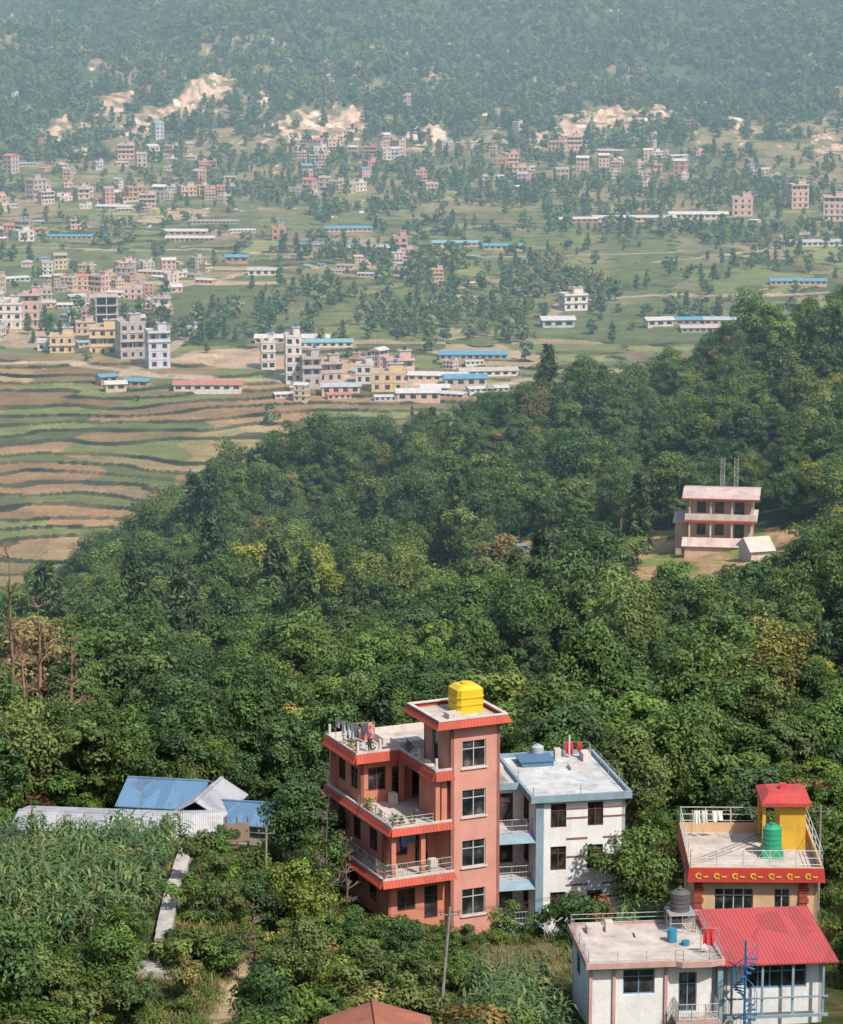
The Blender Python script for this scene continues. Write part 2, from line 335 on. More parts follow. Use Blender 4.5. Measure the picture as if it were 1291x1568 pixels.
def broad(name,lmat,coll,Ht=8,R=2.8,ncl=30,per=110,ls=.3,low=.22,fine=True,irr=.35,trunk=.18,cr=1.0):
    cl=[];tubes=[]
    zc=Ht*(low+(1-low)*.5); rz=Ht*(1-low)*.5
    lean=rng.normal(0,.25,2)
    ph=rng.random(3)*6.28
    for i in range(ncl):
        u=rng.normal(size=3); u/=np.linalg.norm(u); k=rng.random()**.4
        a=math.atan2(u[1],u[0]); rr=1+irr*(.6*math.sin(2*a+ph[0])+.5*math.sin(3*a+ph[1]))+rng.normal(0,.1)
        p=np.array([u[0]*R*k*rr*.85,u[1]*R*k*rr*.85,zc+u[2]*rz*k*.85])
        if p[2]<zc: p[:2]*=1-.35*(zc-p[2])/rz
        p[:2]+=lean*(p[2]/Ht)
        cl.append((p,R*(.2+.2*rng.random())*cr))
    P=[];Nn=[];Sz=[];T=[]
    for p,r in cl:
        n=int(per*(.7+.6*rng.random())); d=rng.normal(size=(n,3)); d[:,2]+=.35; d/=np.linalg.norm(d,axis=1,keepdims=True)
        q=p+d*(r*(.55+.55*rng.random((n,1))))*np.array([1.1,1.1,.75])
        P.append(q); out=(q-np.array([0,0,zc*.9])); out/=np.linalg.norm(out,axis=1,keepdims=True)+1e-6
        Nn.append(d*.9+out*.4+np.array([0,0,.5])+rng.normal(0,.45,(n,3))); Sz.append(ls*(.6+.8*rng.random(n)))
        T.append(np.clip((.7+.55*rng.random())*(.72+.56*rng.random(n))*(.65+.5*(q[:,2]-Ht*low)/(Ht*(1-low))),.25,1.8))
    if trunk:
        top=Ht*.72; k=6
        tp=[(lean[0]*t+.12*math.sin(t*5),lean[1]*t+.1*math.cos(t*4),-.6+(top+.6)*t) for t in np.linspace(0,1,k)]
        tubes.append(tube(tp,[trunk*(1.15-t) for t in np.linspace(0,1,k)],7))
        for p,r in cl[::2 if fine else 5]:
            t=.3+.5*rng.random(); s0=Vector((lean[0]*t,lean[1]*t,-.6+(top+.6)*t)); e=Vector(p)
            if e.z<s0.z: s0.z=max(e.z-.8,.5)
            m=s0.lerp(e,.5)+Vector((0,0,-.15)); tubes.append(tube([s0,m,e],[trunk*.45,trunk*.3,trunk*.08],5))
    lv=leaves(np.concatenate(P),np.concatenate(Nn),np.concatenate(Sz))
    return plantobj(name,lv,np.concatenate(T),tubes,lmat,coll)
def pine(name,lmat,coll,Ht=11,R=2.1,whorls=13,ls=.3,per=26):
    P=[];Nn=[];Sz=[];T=[];tubes=[tube([(0,0,-.5),(0.05,0,Ht*.5),(0,.05,Ht)],[.2,.13,.02],7)]
    for w in range(whorls):
        z=Ht*(.22+.78*w/whorls); rr=R*(1-(w/whorls)**1.2)*(.8+.3*rng.random())+.25
        for k in range(6):
            a=rng.random()*6.28; L=rr*(.7+.45*rng.random()); e=(math.cos(a)*L,math.sin(a)*L,z+.15*L); tubes.append(tube([(0,0,z-.2),e],[.05,.015],4))
            n=int(per*(.4+L/R)); t=rng.random(n)**.6; q=np.stack([t*e[0],t*e[1],z-.2+t*(.2+.15*L)],1)+rng.normal(0,.2,(n,3))
            P.append(q);Nn.append(rng.normal(size=(n,3))+np.array([0,0,.8]));Sz.append(ls*(.6+.7*rng.random(n)));T.append((.7+.5*rng.random())*(.8+.4*rng.random(n)))
    return plantobj(name,leaves(np.concatenate(P),np.concatenate(Nn),np.concatenate(Sz),2.6),np.concatenate(T),tubes,lmat,coll)
def strips(bases,dirs,length,width,droop,seg=3):
    V=[]
    for b0,d,L,w,dr in zip(bases,dirs,length,width,droop):
        side=Vector((-d[1],d[0],0)).normalized()*w; p=Vector(b0); v=Vector(d).normalized()
        for i in range(seg):
            q=p+v*(L/seg); w0=side*(1-.75*abs(i/seg-.25)) ; w1=side*(1-(i+1)/seg*.97)
            V+=[tuple(p-w0),tuple(p+w0),tuple(q+w1),tuple(q-w1)]; p=q; v=(v+Vector((0,0,-dr))).normalized()
    return V
def corn(name,coll,Ht=2.1):
    b=[];d=[];L=[];W=[];D=[];tubes=[]
    for s in range(3):
        ox,oy=rng.normal(0,.3,2); hh=Ht*(.8+.35*rng.random()); tubes.append(tube([(ox,oy,-.2),(ox+.03,oy,hh)],[.022,.01],4))
        for i in range(9):
            a=rng.random()*6.28; z=hh*(.12+.8*i/9); b.append((ox,oy,z)); d.append((math.cos(a),math.sin(a),1.0)); L.append(.9+.35*rng.random()); W.append(.085); D.append(.7)
        for i in range(3): a=rng.random()*6.28; b.append((ox,oy,hh)); d.append((math.cos(a)*.4,math.sin(a)*.4,1)); L.append(.25);W.append(.02);D.append(.2)
    V=strips(b,d,L,W,D); n=len(V)//4; return plantobj(name,V,.7+.6*rng.random(n),tubes,L_corn,coll)
def tuft(name,coll,lm,Ht=.7,n=60,spread=.45):
    b=[];d=[]
    for i in range(n):
        x,y=rng.normal(0,spread,2); a=rng.random()*6.28; b.append((x,y,-.05)); d.append((math.cos(a)*.5,math.sin(a)*.5,1))
    V=strips(b,d,Ht*(.5+.7*rng.random(n)),np.full(n,.028),.35+.3*rng.random(n)); return plantobj(name,V,.7+.6*rng.random(len(V)//4),[],lm,coll)
def coll(name): return bpy.data.collections.new(name)
cF=coll('forest_tree_kinds')
for i in range(10):
    big=i%4==0
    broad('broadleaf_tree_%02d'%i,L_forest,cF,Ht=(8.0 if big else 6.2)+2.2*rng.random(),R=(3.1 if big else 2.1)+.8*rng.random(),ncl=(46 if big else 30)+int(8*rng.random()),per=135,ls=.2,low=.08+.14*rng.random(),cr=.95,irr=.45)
for i in range(2): pine('pine_tree_%02d'%i,L_pine,cF,Ht=9+1.5*i)
cH=coll('hillside_tree_kinds')
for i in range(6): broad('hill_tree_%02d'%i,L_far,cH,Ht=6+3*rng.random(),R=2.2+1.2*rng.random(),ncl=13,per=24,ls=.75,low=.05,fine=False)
for i in range(2): pine('hill_pine_%02d'%i,L_far,cH,Ht=9,whorls=7,ls=.6,per=7,R=1.9)
cS=coll('shrub_kinds')
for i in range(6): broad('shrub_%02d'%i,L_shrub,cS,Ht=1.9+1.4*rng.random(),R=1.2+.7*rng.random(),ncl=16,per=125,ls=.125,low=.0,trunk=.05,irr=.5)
cC=coll('corn_kinds')
for i in range(5): corn('corn_%02d'%i,cC)
cG=coll('grass_kinds')
for i in range(3): tuft('grass_tuft_%02d'%i,cG,L_shrub)
tuft('grass_tuft_dry',cG,L_dry)
def instancer(name,x,y,scale,idx,cl,dz=0,tilt=.05):
    n=len(x); z=H(x,y)+dz
    me=bpy.data.meshes.new(name); me.vertices.add(n); me.vertices.foreach_set('co',np.stack([x,y,z],1).ravel().astype(np.float32))
    rot=np.stack([rng.normal(0,tilt,n),rng.normal(0,tilt,n),rng.random(n)*6.283],1)
    me.attributes.new('rot','FLOAT_VECTOR','POINT').data.foreach_set('vector',rot.ravel().astype(np.float32))
    sv=scale[:,None]*np.stack([.88+.24*rng.random(n),.88+.24*rng.random(n),.85+.3*rng.random(n)],1)
    me.attributes.new('scl','FLOAT_VECTOR','POINT').data.foreach_set('vector',sv.ravel().astype(np.float32))
    me.attributes.new('idx','INT','POINT').data.foreach_set('value',idx.astype(np.int32))
    ng=bpy.data.node_groups.new(name,'GeometryNodeTree')
    ng.interface.new_socket('Geometry',in_out='INPUT',socket_type='NodeSocketGeometry'); ng.interface.new_socket('Geometry',in_out='OUTPUT',socket_type='NodeSocketGeometry')
    gi=ng.nodes.new('NodeGroupInput');go=ng.nodes.new('NodeGroupOutput'); ci=ng.nodes.new('GeometryNodeCollectionInfo'); ci.inputs['Collection'].default_value=cl
    ci.inputs['Separate Children'].default_value=True; ci.inputs['Reset Children'].default_value=True
    ip=ng.nodes.new('GeometryNodeInstanceOnPoints'); ip.inputs['Pick Instance'].default_value=True
    def na(nm,t):
        a=ng.nodes.new('GeometryNodeInputNamedAttribute'); a.data_type=t; a.inputs['Name'].default_value=nm; return a.outputs[0]
    L=ng.links.new; L(gi.outputs[0],ip.inputs['Points']);L(ci.outputs[0],ip.inputs['Instance']);L(na('idx','INT'),ip.inputs['Instance Index']);L(na('rot','FLOAT_VECTOR'),ip.inputs['Rotation']);L(na('scl','FLOAT_VECTOR'),ip.inputs['Scale']);L(ip.outputs[0],go.inputs[0])
    o=bpy.data.objects.new(name,me); COL.objects.link(o); md=o.modifiers.new('scatter','NODES'); md.node_group=ng
    return o
def jgrid(x0,x1,y0,y1,sp,jit=.45):
    xs=np.arange(x0,x1,sp); ys=np.arange(y0,y1,sp); a,b2=np.meshgrid(xs,ys); a=a.ravel()+rng.uniform(-jit,jit,a.size)*sp; b2=b2.ravel()+rng.uniform(-jit,jit,b2.size)*sp
    return a,b2
# ------------------------------------------------------------------ distant houses
def palmat(name,cols,rough=.8):
    m,nt,b=newmat(name); oi=N(nt,'ShaderNodeObjectInfo')
    if cols: k=len(cols); c=ramp(nt,oi.outputs['Random'],[(i/k,c) for i,c in enumerate(cols)],'CONSTANT')
    else: c=oi.outputs['Color']
    n=noise(nt,.8,5); c=mixc(nt,'MULTIPLY',.6,c,ramp(nt,n,[(.35,(.6,.58,.55)),(.65,(1,1,1))]))
    nt.links.new(c,b.inputs['Base Color']); b.inputs['Roughness'].default_value=rough; return m
PAL=[(.66,.64,.61),(.70,.66,.64),(.60,.42,.34),(.47,.42,.38),(.62,.44,.38),(.52,.29,.22),(.60,.50,.36),(.64,.46,.43),(.47,.53,.60),(.38,.35,.32),(.60,.54,.50),(.46,.27,.20),(.56,.36,.28)]
W_=palmat('house_walls',None)
SL=paint('house_slab',(.54,.49,.45),.9,.3,.6,.3); DK=paint('roof_deck_grey',(.48,.44,.40),.9,.35,.5,.4)
RT=palmat('sheet_roofs',[(.58,.60,.62),(.44,.50,.56),(.64,.64,.63),(.12,.34,.50),(.52,.48,.44),(.62,.64,.66),(.52,.20,.15),(.22,.48,.50),(.40,.36,.33)],.5)
TK=paint('black_tank',(.03,.03,.035),.5,.1,1,0); BL=paint('blue_tank',(.05,.15,.4),.5,.1,1,0); GL=glassm()
def house_mesh(i,fl=None,w=None,d=None):
    mb=MB(); fl=fl or random.choice([1,2,2,3,3,3,4]); w=w or 6+5*random.random(); d=d or 6+4*random.random(); h=2.9
    for f in range(fl):
        z=f*h; bal=random.random()<.4 and f>0
        y0=-d/2+(1.3 if bal else 0)
        mb.box(-w/2,y0,z-(2 if f==0 else 0),w/2,d/2,z+h-.2,0)
        e=random.choice([.1,.25,.45])
        mb.box(-w/2-e,-d/2-e,z+h-.2,w/2+e,d/2+e,z+h,1)
        if bal:
            mb.box(-w/2,-d/2,z,w/2,-d/2+.12,z+.9,0)
            for cx in (-w/2,w/2-.25,-.1): mb.box(cx,-d/2+.13,z,cx+.25,-d/2+.4,z+h-.2,1)
        n=max(2,int(w/2.6))
        for k in range(n):
            c=-w/2+w*(k+.5)/n; ww=random.choice([.45,.6,.75])
            mb.box(c-ww,y0-.05,z+.8,c+ww,y0+.02,z+2.2,2); mb.box(c-ww-.1,y0-.12,z+2.2,c+ww+.1,y0+.02,z+2.3,1); mb.box(c-.6,d/2-.02,z+.8,c+.6,d/2+.05,z+2.2,2)
        for k in range(2):
            c=-d/2+1.3+(d-2.4)*(k+.5)/2
            mb.box(-w/2-.05,c-.5,z+.8,-w/2+.02,c+.5,z+2.2,2); mb.box(w/2-.02,c-.5,z+.8,w/2+.05,c+.5,z+2.2,2)
    z=fl*h
    if i%3==2:
        mb.add([(-w/2-.4,-d/2-.4,z+.12),(w/2+.4,-d/2-.4,z+.12),(w/2+.4,0,z+1.5),(-w/2-.4,0,z+1.5),(w/2+.4,d/2+.4,z+.12),(-w/2-.4,d/2+.4,z+.12)],[(0,1,2,3),(3,2,4,5),(0,3,5),(1,4,2)],4)
    else:
        mb.box(-w/2-.05,-d/2-.05,z+.01,w/2+.05,d/2+.05,z+.06,3)
        for a in ((-w/2-.1,-d/2-.1,w/2+.1,-d/2+.05),(-w/2-.1,d/2-.05,w/2+.1,d/2+.1),(-w/2-.1,-d/2+.06,-w/2+.05,d/2-.06),(w/2-.05,-d/2+.06,w/2+.1,d/2-.06)): mb.box(a[0],a[1],z,a[2],a[3],z+.6,0)
        mb.box(w*.05,d*.05,z+.06,w/2-.3,d/2-.3,z+2.4,0); mb.box(w*.05-.3,d*.05-.3,z+2.4,w/2,d/2,z+2.55,1)
        mb.cyl(w*.25,d*.25,z+2.55,z+3.7,.55,5 if i%2 else 6,12)
        if i%4==0:
            for cx in (-w/2,0):
                for cy in (-d/2,0): mb.box(cx+.06,cy+.06,z+.06,cx+.3,cy+.3,z+1.5,1)
    me=bpy.data.meshes.new('concrete_house'); me.from_pydata(mb.V,[],mb.F)
    for m in (W_,SL,GL,DK,RT,TK,BL): me.materials.append(m)
    me.polygons.foreach_set('material_index',mb.M); me.update(); return me
def frame_mesh(fl=5,w=7,d=8):
    mb=MB(); h=2.9
    for f in range(fl):
        z=f*h
        for cx in (-w/2,-.15,w/2-.35):
            for cy in (-d/2,-.15,d/2-.35): mb.box(cx,cy,z-(2 if f==0 else 0),cx+.35,cy+.35,z+h-.25,1)
        mb.box(-w/2-.3,-d/2-.3,z+h-.25,w/2+.3,d/2+.3,z+h,1)
        mb.box(-w/2+.4,.3,z,w/2-.4,.5,z+h-.25,2)
        if f<2: mb.box(-.1,-d/2+.05,z,w/2-.05,-d/2+.3,z+h-.25,0)
    me=bpy.data.meshes.new('unfinished_building'); me.from_pydata(mb.V,[],mb.F)
    for m in (W_,SL,GL): me.materials.append(m)
    me.polygons.foreach_set('material_index',mb.M); me.update(); return me
def shed_mesh(w,d,h=2.6,rise=1.0):
    mb=MB(); mb.box(-w/2,-d/2,-1.5,w/2,d/2,h,0)
    o=.5; zt=h+rise; zb=h-.08
    mb.add([(-w/2-o,-d/2-o,zb),(w/2+o,-d/2-o,zb),(w/2+o,0,zt),(-w/2-o,0,zt),(w/2+o,d/2+o,zb),(-w/2-o,d/2+o,zb)],[(0,1,2,3),(3,2,4,5),(0,3,5),(1,4,2),(0,5,4,1)],1)
    k=int(w/3)
    for i in range(k):
        c=-w/2+w*(i+.5)/k; mb.box(c-.9,-d/2-.04,.7,c+.9,-d/2+.02,h-.5,2)
    me=bpy.data.meshes.new('sheet_roof_shed'); me.from_pydata(mb.V,[],mb.F)
    for m in (W_,RT,GL): me.materials.append(m)
    me.polygons.foreach_set('material_index',mb.M); me.update(); return me
HM=[house_mesh(i) for i in range(20)]; SM=[shed_mesh(*a) for a in ((14,7),(22,8,2.2,.9),(30,9,2.3,1.1),(9,6,2.2,.8),(38,8,2.1,.8),(6,5,2.1,.7))]
HP=[]
def put(me,name,x,y,rz,s=1.0,dz=0,gap=.55,col=None,force=False):
    if not force:
        for (a,b_,r_) in HP:
            if (a-x)**2+(b_-y)**2<(r_+5*s)**2*gap: return
    o=bpy.data.objects.new(name,me); COL.objects.link(o); o.location=(x,y,hz(x,y)+dz); o.rotation_euler=(0,0,rz); o.scale=(s,s,s); HP.append((x,y,6*s))
    o.color=(*(col or random.choice(PAL)),1); return o
WHT=(.70,.67,.65); CRM=(.68,.52,.30); GRY=(.46,.43,.42); BLW=(.56,.60,.68); PNK=(.60,.42,.37)
put(frame_mesh(5,7,8),'unfinished_building',-103,945,.1,1,col=WHT,force=True)
for (x,y,fl,w,d,rz,c) in [(-139,975,3,9,8,.05,WHT),(-132,978,4,6,8,.05,PNK),(-101,914,3,9,8,.1,CRM),(-91,900,4,8,9,.3,GRY),(-81,884,4,7,8,.25,BLW),(-47,881,3,4.5,7,.1,WHT),(-38.5,862,5,5,7,.12,WHT),(-33,858,3,6,8,.15,GRY),(-10,852,2,10,7,.0,CRM),(-7,874,2,9,7,.2,PNK),(54,1030,2,9,7,.3,WHT),(150,1362,3,10,8,0,(.6,.42,.38)),(180,1392,4,9,8,.2,PNK),(192,1352,4,11,8,-.1,(.6,.45,.41)),(-62,1258,2,6,6,.1,(.5,.3,.2)),(-9,1205,3,6,6,.1,(.5,.33,.26)),(-115,922,2,8,7,.1,CRM),(-120,930,1,8,7,.1,WHT),(-28,866,2,8,6,.3,(.5,.42,.38)),(-17,862,2,5,6,-.1,WHT)]:
    put(house_mesh(random.choice([0,1,3,4]),fl,w,d),'concrete_house',x,y,rz,.95,col=c,force=True)
for (x,y,k,rz,s) in [(-63,848,1,.02,.9),(-42,938,2,0,.8),(-31,925,1,.05,.8),(-24,848,0,.1,.8),(-1,840,0,.05,.9),(5,868,1,-.1,.8),(13,860,0,.1,.9),(20,872,1,.15,.8),(16,895,2,.02,.7),(4,850,3,0,.9),(141,1085,2,.0,.7),(98,1340,4,.03,1.0),(128,1345,2,.0,.9),(72,1336,1,.1,.8),(-105,1290,1,.0,.9),(-95,1330,4,.0,.6),(-150,1265,4,0,.7),(-100,1255,2,.0,.7),(-40,1235,4,-.05,.65),(-22,1225,1,.02,.9),(15,1235,2,.02,.7),(35,1228,1,0,.8),(-33,1300,2,.1,.7),(90,985,1,.1,.8),(97,965,2,.05,.7),(80,975,3,.2,1),(105,985,1,0,.8),(-62,1130,0,0,.8),(-75,1178,3,0,1),(46,978,3,.1,1.2),(170,1250,2,.1,.8),(-90,845,5,.2,1),(-84,850,3,-.2,.8),(-94,858,5,.5,.9)]:
    put(SM[k],'sheet_roof_shed',x,y,rz,s)
def cluster(n,x0,x1,y0,y1,pshed=.15,smin=.5,smax=.85,gap=.55):
    cent=[(random.uniform(x0,x1),random.uniform(y0,y1)) for _ in range(max(2,n//8))]
    for _ in range(n):
        if random.random()<.6:
            c=random.choice(cent); x=random.gauss(c[0],(x1-x0)*.06+4);y=random.gauss(c[1],16)
        else: x=random.uniform(x0,x1);y=random.uniform(y0,y1)
        for (cx,cy,w,hh,sk) in CLIFFS:
            if abs(x-cx)<w+4 and -40<y-cy<40: break
        else:
            s=random.uniform(smin,smax)
            if random.random()<pshed: put(random.choice([SM[0],SM[1],SM[3],SM[5]]),'sheet_roof_shed',x,y,random.gauss(0,.4),s,gap=gap)
            else: put(random.choice(HM),'concrete_house',x,y,random.gauss(.1,.5),s,gap=gap)
cluster(66,-245,-135,1360,1700,.2,.5,.85)
cluster(56,-135,-25,1400,1640,.15,.45,.85)
cluster(22,-25,45,1440,1660,.1,.45,.75); cluster(42,45,135,1480,1690,.1,.45,.85)
cluster(90,-160,-90,925,1180,.35,.4,.7,.4); cluster(14,-92,60,1060,1350,.6,.3,.55); cluster(13,60,230,1180,1400,.45,.35,.6)
cluster(22,-50,25,838,885,.6,.4,.65,.4); cluster(14,140,260,1440,1680,.1,.45,.75); cluster(14,-200,-150,1190,1340,.5,.5,.75)
cluster(44,-240,240,1660,1860,.05,.4,.7)
# ------------------------------------------------------------------ scatter trees
HPa=np.array(HP)
def offhouse(x,y,k=.9):
    ok=np.ones(len(x),bool)
    for i in range(0,len(x),4000):
        d=(x[i:i+4000,None]-HPa[:,0])**2+((y[i:i+4000,None]-HPa[:,1]+3)*.8)**2
        ok[i:i+4000]=(d>(HPa[:,2]*k+1.2)**2).all(1)
    return ok
x,y=jgrid(-150,150,203,600,4.5,.6)
_,ir,_,_=H(x,y,True)
m=ir&(np.abs(x)<.19*y+22)&~clearing(x,y)&~((np.abs(x-39)<9)&(y>350)&(y<396))&(y<yc_f(x)+45)&~((np.abs(x+33.5)<3.5)&(y>222)&(y<246))
x,y=x[m],y[m]; n=len(x)
idx=rng.integers(0,10,n); pz=fbm(x/35,y/35,2,77)>.6; idx[(rng.random(n)<.02)|(pz&(rng.random(n)<.18))]=10; k=rng.random(n)<.5; idx[(idx==10)&k]=11
sc=(.62+.6*rng.random(n)**1.6)*(.88+.3*ss(.35,.65,fbm(x/18,y/18,2,78)))
instancer('forest_trees',x,y,sc,idx,cF,-.3)
x,y=jgrid(-420,430,1560,2560,5.4,.6)
_,_,_,ba=H(x,y,True)
dens=.2+.66*ss(1600,1740,y)-.5*(1-ss(1800,1960,y))*ss(.55,.65,fbm(x/32,y/40,3,29))
dens=dens*(.5+.95*ss(.3,.6,fbm(x/22,y/22,3,91)))*np.where(ba>0,.07,1)
m=(rng.random(len(x))<dens)&(np.abs(x)<.185*y)&offhouse(x,y); x,y=x[m],y[m]
instancer('hillside_trees',x,y,.5+.85*rng.random(len(x))**1.5,rng.integers(0,8,len(x)),cH,-.4)
x,y=jgrid(-250,270,600,1600,5.0,.6)
d=.02+.28*ss(1330,1420,y)*ss(.42,.6,fbm(x/40,y/50,3,51))+.10*ss(1000,1200,y)*ss(.45,.6,fbm(x/40,y/25,3,52))+.4*ss(.62,.68,fbm(x/45,y/60,3,53))*(y>930)
for (cx,cy,a,b_) in [(-5,1000,20,50),(14,985,22,45),(30,950,8,25),(-39,1005,8,13),(60,1060,12,50),(-155,1015,8,20),(45,1090,18,40),(10,1090,14,30),(120,1300,70,14),(165,1440,60,60),(-98,800,3,3),(90,1460,45,30),(20,1150,40,12)]:
    d=np.where(((x-cx)/a)**2+((y-cy)/b_)**2<.5+fbm(x/8,y/12,2,93),.5,d)
d=d*np.where((x<-5)&(y<900),.10,1); d=np.where(((x+135)/10)**2+((y-790)/26)**2<1,.85,d)
d=np.where(((x+82)/38)**2+((y-1118)/26)**2<1,0,d)
_,ir,_,_=H(x,y,True); m=(rng.random(len(x))<d)&~ir&offhouse(x,y,.8)&(np.abs(x)<.19*y); x,y=x[m],y[m]
instancer('valley_trees',x,y,.35+.65*rng.random(len(x)),rng.integers(0,7,len(x)),cH,-.3)
# near slope
RECT=[(-5,8,166,187),(3.5,16,166,184),(14.5,23,153,166),(7.2,23.5,126,150.5),(-28,-10.5,174.5,199),(-5.5,1.2,126,139)]
def free(x,y,g=0):
    m=np.ones(len(x),bool)
    for a,b_,c_,d_ in RECT: m&=~((x>a-g)&(x<b_+g)&(y>c_-g)&(y<d_+g))
    return m
corn1=lambda x,y:((x<-15.2)&(y>151+3*np.sin(x/3))&(y<176.5)&(x>-40))
corn2=lambda x,y:((x>11.3)&(x<16.5)&(y>158)&(y<172))|((x>2.5)&(x<7)&(y>136)&(y<149))
x,y=jgrid(-40,30,130,182,.9,.35); m=(corn1(x,y)|corn2(x,y))&(free(x,y,.5)|((x<-15.2)&(y<176.5)))&(rng.random(len(x))<.85)&(fbm(x/3,y/3,2,95)<.66); x,y=x[m],y[m]
instancer('corn_crop',x,y,.75+.5*rng.random(len(x)),rng.integers(0,5,len(x)),cC,0,.1)
x,y=jgrid(-45,45,126,206,1.75,.55)
path=np.abs(x+10.1-(y-146)*.05)<1.6; dry=(((x-5.5)/2.8)**2+((y-155)/6.5)**2<1)
m=free(x,y,.9)&~corn1(x,y)&~corn2(x,y)&~((y<158)&path)&~dry&~(np.abs(x+14.4)<1.3)&(rng.random(len(x))<.8)
x,y=x[m],y[m]; sc=.45+.9*rng.random(len(x))**1.5; sc=np.where((x>-1)&(x<9)&(y>150),sc*.6,sc)
instancer('shrubs',x,y,sc,rng.integers(0,6,len(x)),cS,-.15)
x,y=jgrid(-40,36,128,182,.8); m=free(x,y,.1)&(rng.random(len(x))<.75)&~((y<157)&(np.abs(x+10.1-(y-146)*.05)<.8))
x,y=x[m],y[m]; ii=rng.integers(0,4,len(x)); ii=np.where(((x-5.5)/2.8)**2+((y-155)/6.5)**2<1,3,ii)
instancer('grass',x,y,.6+.6*rng.random(len(x)),ii,cG)
def tree(x,y,k,s,name='broadleaf_tree'):
    src=(cF.objects[k]); o=bpy.data.objects.new(name,src.data); COL.objects.link(o); o.location=(x,y,hz(x,y)-.2); o.rotation_euler=(0,0,random.random()*6.28); o.scale=(s,s,s)
for t in [(-22,134,0,.9),(-19.5,139,3,.8),(-22,145,5,.6),(-15,141,2,.6),(-5.2,158,1,.6),(-7,163,4,.6),(-1,153,6,.45),(-3.2,150,7,.55),(-9.5,163,3,.6),(2.6,160,2,.35),(-7.6,176,8,.8),(-6.3,172,0,.6),(13.5,173,4,.8),(17.5,177,2,.9),(21,181,6,.95),(26,172,3,.9),(30,182,7,1),(25.5,160,5,.8),(24.5,150,1,.7),(-7,190,5,.9),(-3,194,2,.9),(3,192,4,.8),(9,193,0,.85),(14,190,8,.9),(-30,196,6,1),(-36,186,2,1),(20,193,7,1),(-33,170,7,.7),(-6,145,8,.55),(-18,137,6,.6),(-11.5,158,9,.5),(-10.5,151,9,.45),(-24,203,9,1.2),(-17,206,3,1.15),(-16.4,176.2,5,.32)]: tree(*t)
def bare_tree(x,y,Ht,name='bare_tree',th=.34,mt=None):
    mb=MB(); z=hz(x,y)
    def br(p,d,L,w,dep):
        q=p+d*L; mb.beam(p,q,w,0,w*.6)
        if dep>0:
            for _ in range(3):
                nd=(d+Vector((random.gauss(0,.55),random.gauss(0,.55),random.gauss(.1,.3)))).normalized(); br(p.lerp(q,random.uniform(.5,1)),nd,L*.55,w*.5,dep-1)
    p=Vector((0,0,-.3))
    for i in range(6):
        d=Vector((random.gauss(0,.05),random.gauss(0,.05),1)).normalized(); q=p+d*Ht/6; mb.beam(p,q,th*(1-i/7),0,th*(1-(i+1)/7))
        if i>0:
            for _ in range(4): br(q,Vector((random.gauss(0,1),random.gauss(0,1),.6)).normalized(),Ht*.12*(1-i/9),.13,2)
        p=q
    o=mb.obj(name,mt or BARK); o.location=(x,y,z)
for a in [(-33.2,229,18),(-30.6,228,14),(-35.3,231,17),(-28.8,230,11),(-36.6,228,13),(-32,227,11)]: bare_tree(*a,'bare_tree',.6,DEADW)
for a in [(-5.9,167.5,8.5),(-9,150,5),(-4.6,166,6)]: bare_tree(*a,'bare_tree',.25)
# ------------------------------------------------------------------ PINK HOUSE
PK=paint('pink_plaster',(.66,.31,.245),.85,.15,.8,.22,grime=(.38,.17,.13)); PK2=paint('orange_pink_plaster',(.62,.24,.155),.85,.15,.8,.2,grime=(.34,.13,.09)); RD=tin('red_tile_eave',(.50,.07,.035),.7,0,0,.2,9); CR=paint('cream_trim',(.66,.58,.52),.8,.2,1,.35)
DE=paint('cream_deck',(.60,.52,.46),.9,.3,.7,.4); FRW=paint('white_frame',(.5,.5,.5),.5,.1,1,.1); FRB=paint('brown_frame',(.16,.06,.035),.6,.2,2,.1); MET=paint('steel_rail',(.42,.42,.42),.5,.1,1,.1,.3)
bz=-58.55; ph=empty('pink_house',(1.78,170,bz),math.radians(24))
Wl=MB();F=MB();G=MB();S_=MB();T=MB();D=MB();K=MB();R_=MB();W2=MB()
tw=[(0,0),(3.3,0),(3.3,4),(0,4)]; TZ=12.25
ops=[(.75,2.35,z-.85,z+.85) for z in (1.0,4.1,7.3,10.4)]
Wl.wall(tw[0],tw[1],-2,TZ,.22,ops)
for o in ops: win(F,G,tw[0],tw[1],o,.12,2)
Wl.wall(tw[1],tw[2],-2,TZ,.22,[(1.4,2.6,z-.6,z+.8) for z in (4.1,7.3,10.4)])
for z in (4.1,7.3,10.4): win(F,G,tw[1],tw[2],(1.4,2.6,z-.6,z+.8))
Wl.wall(tw[2],tw[3],-2,TZ,.22); lo=[(1.2,2.1,9.5,11.5),(2.2,3.1,6.3,8.3)]
Wl.wall(tw[3],tw[0],-2,TZ,.22,lo)
for o in lo: win(F,G,tw[3],tw[0],o,.12,1,bar=False)
for zz in (.1,3.2,6.4,9.5): K.obox(tw[0],tw[1],.65,2.45,-.1,-.002,zz-.03,zz+.05)
cap=[(-.9,-.35),(3.55,-.35),(3.55,4.3),(-.9,4.3)]
S_.prism(cap,TZ,TZ+.22); ring(T,cap,0,.32,TZ+.05,0,.06,TZ+.5); ring(K,cap,-.14,.1,TZ+.5,-.14,.1,TZ+.58); D.prism(offset(cap,-.15),TZ+.222,TZ+.26)
roof=[(-1.1,-.2),(0,-.2),(0,4),(3.3,4),(3.3,10.3),(-4,10.3),(-4,5.3),(-1.1,5.3)]
l2=[(-4,-.2),(-.005,-.2),(-.005,4),(3.3,4),(3.3,10.3),(-4,10.3)]
l1=[(-4.7,-.5),(-.005,-.5),(-.005,4),(3.3,4),(3.3,10.3),(-4.7,10.3)]
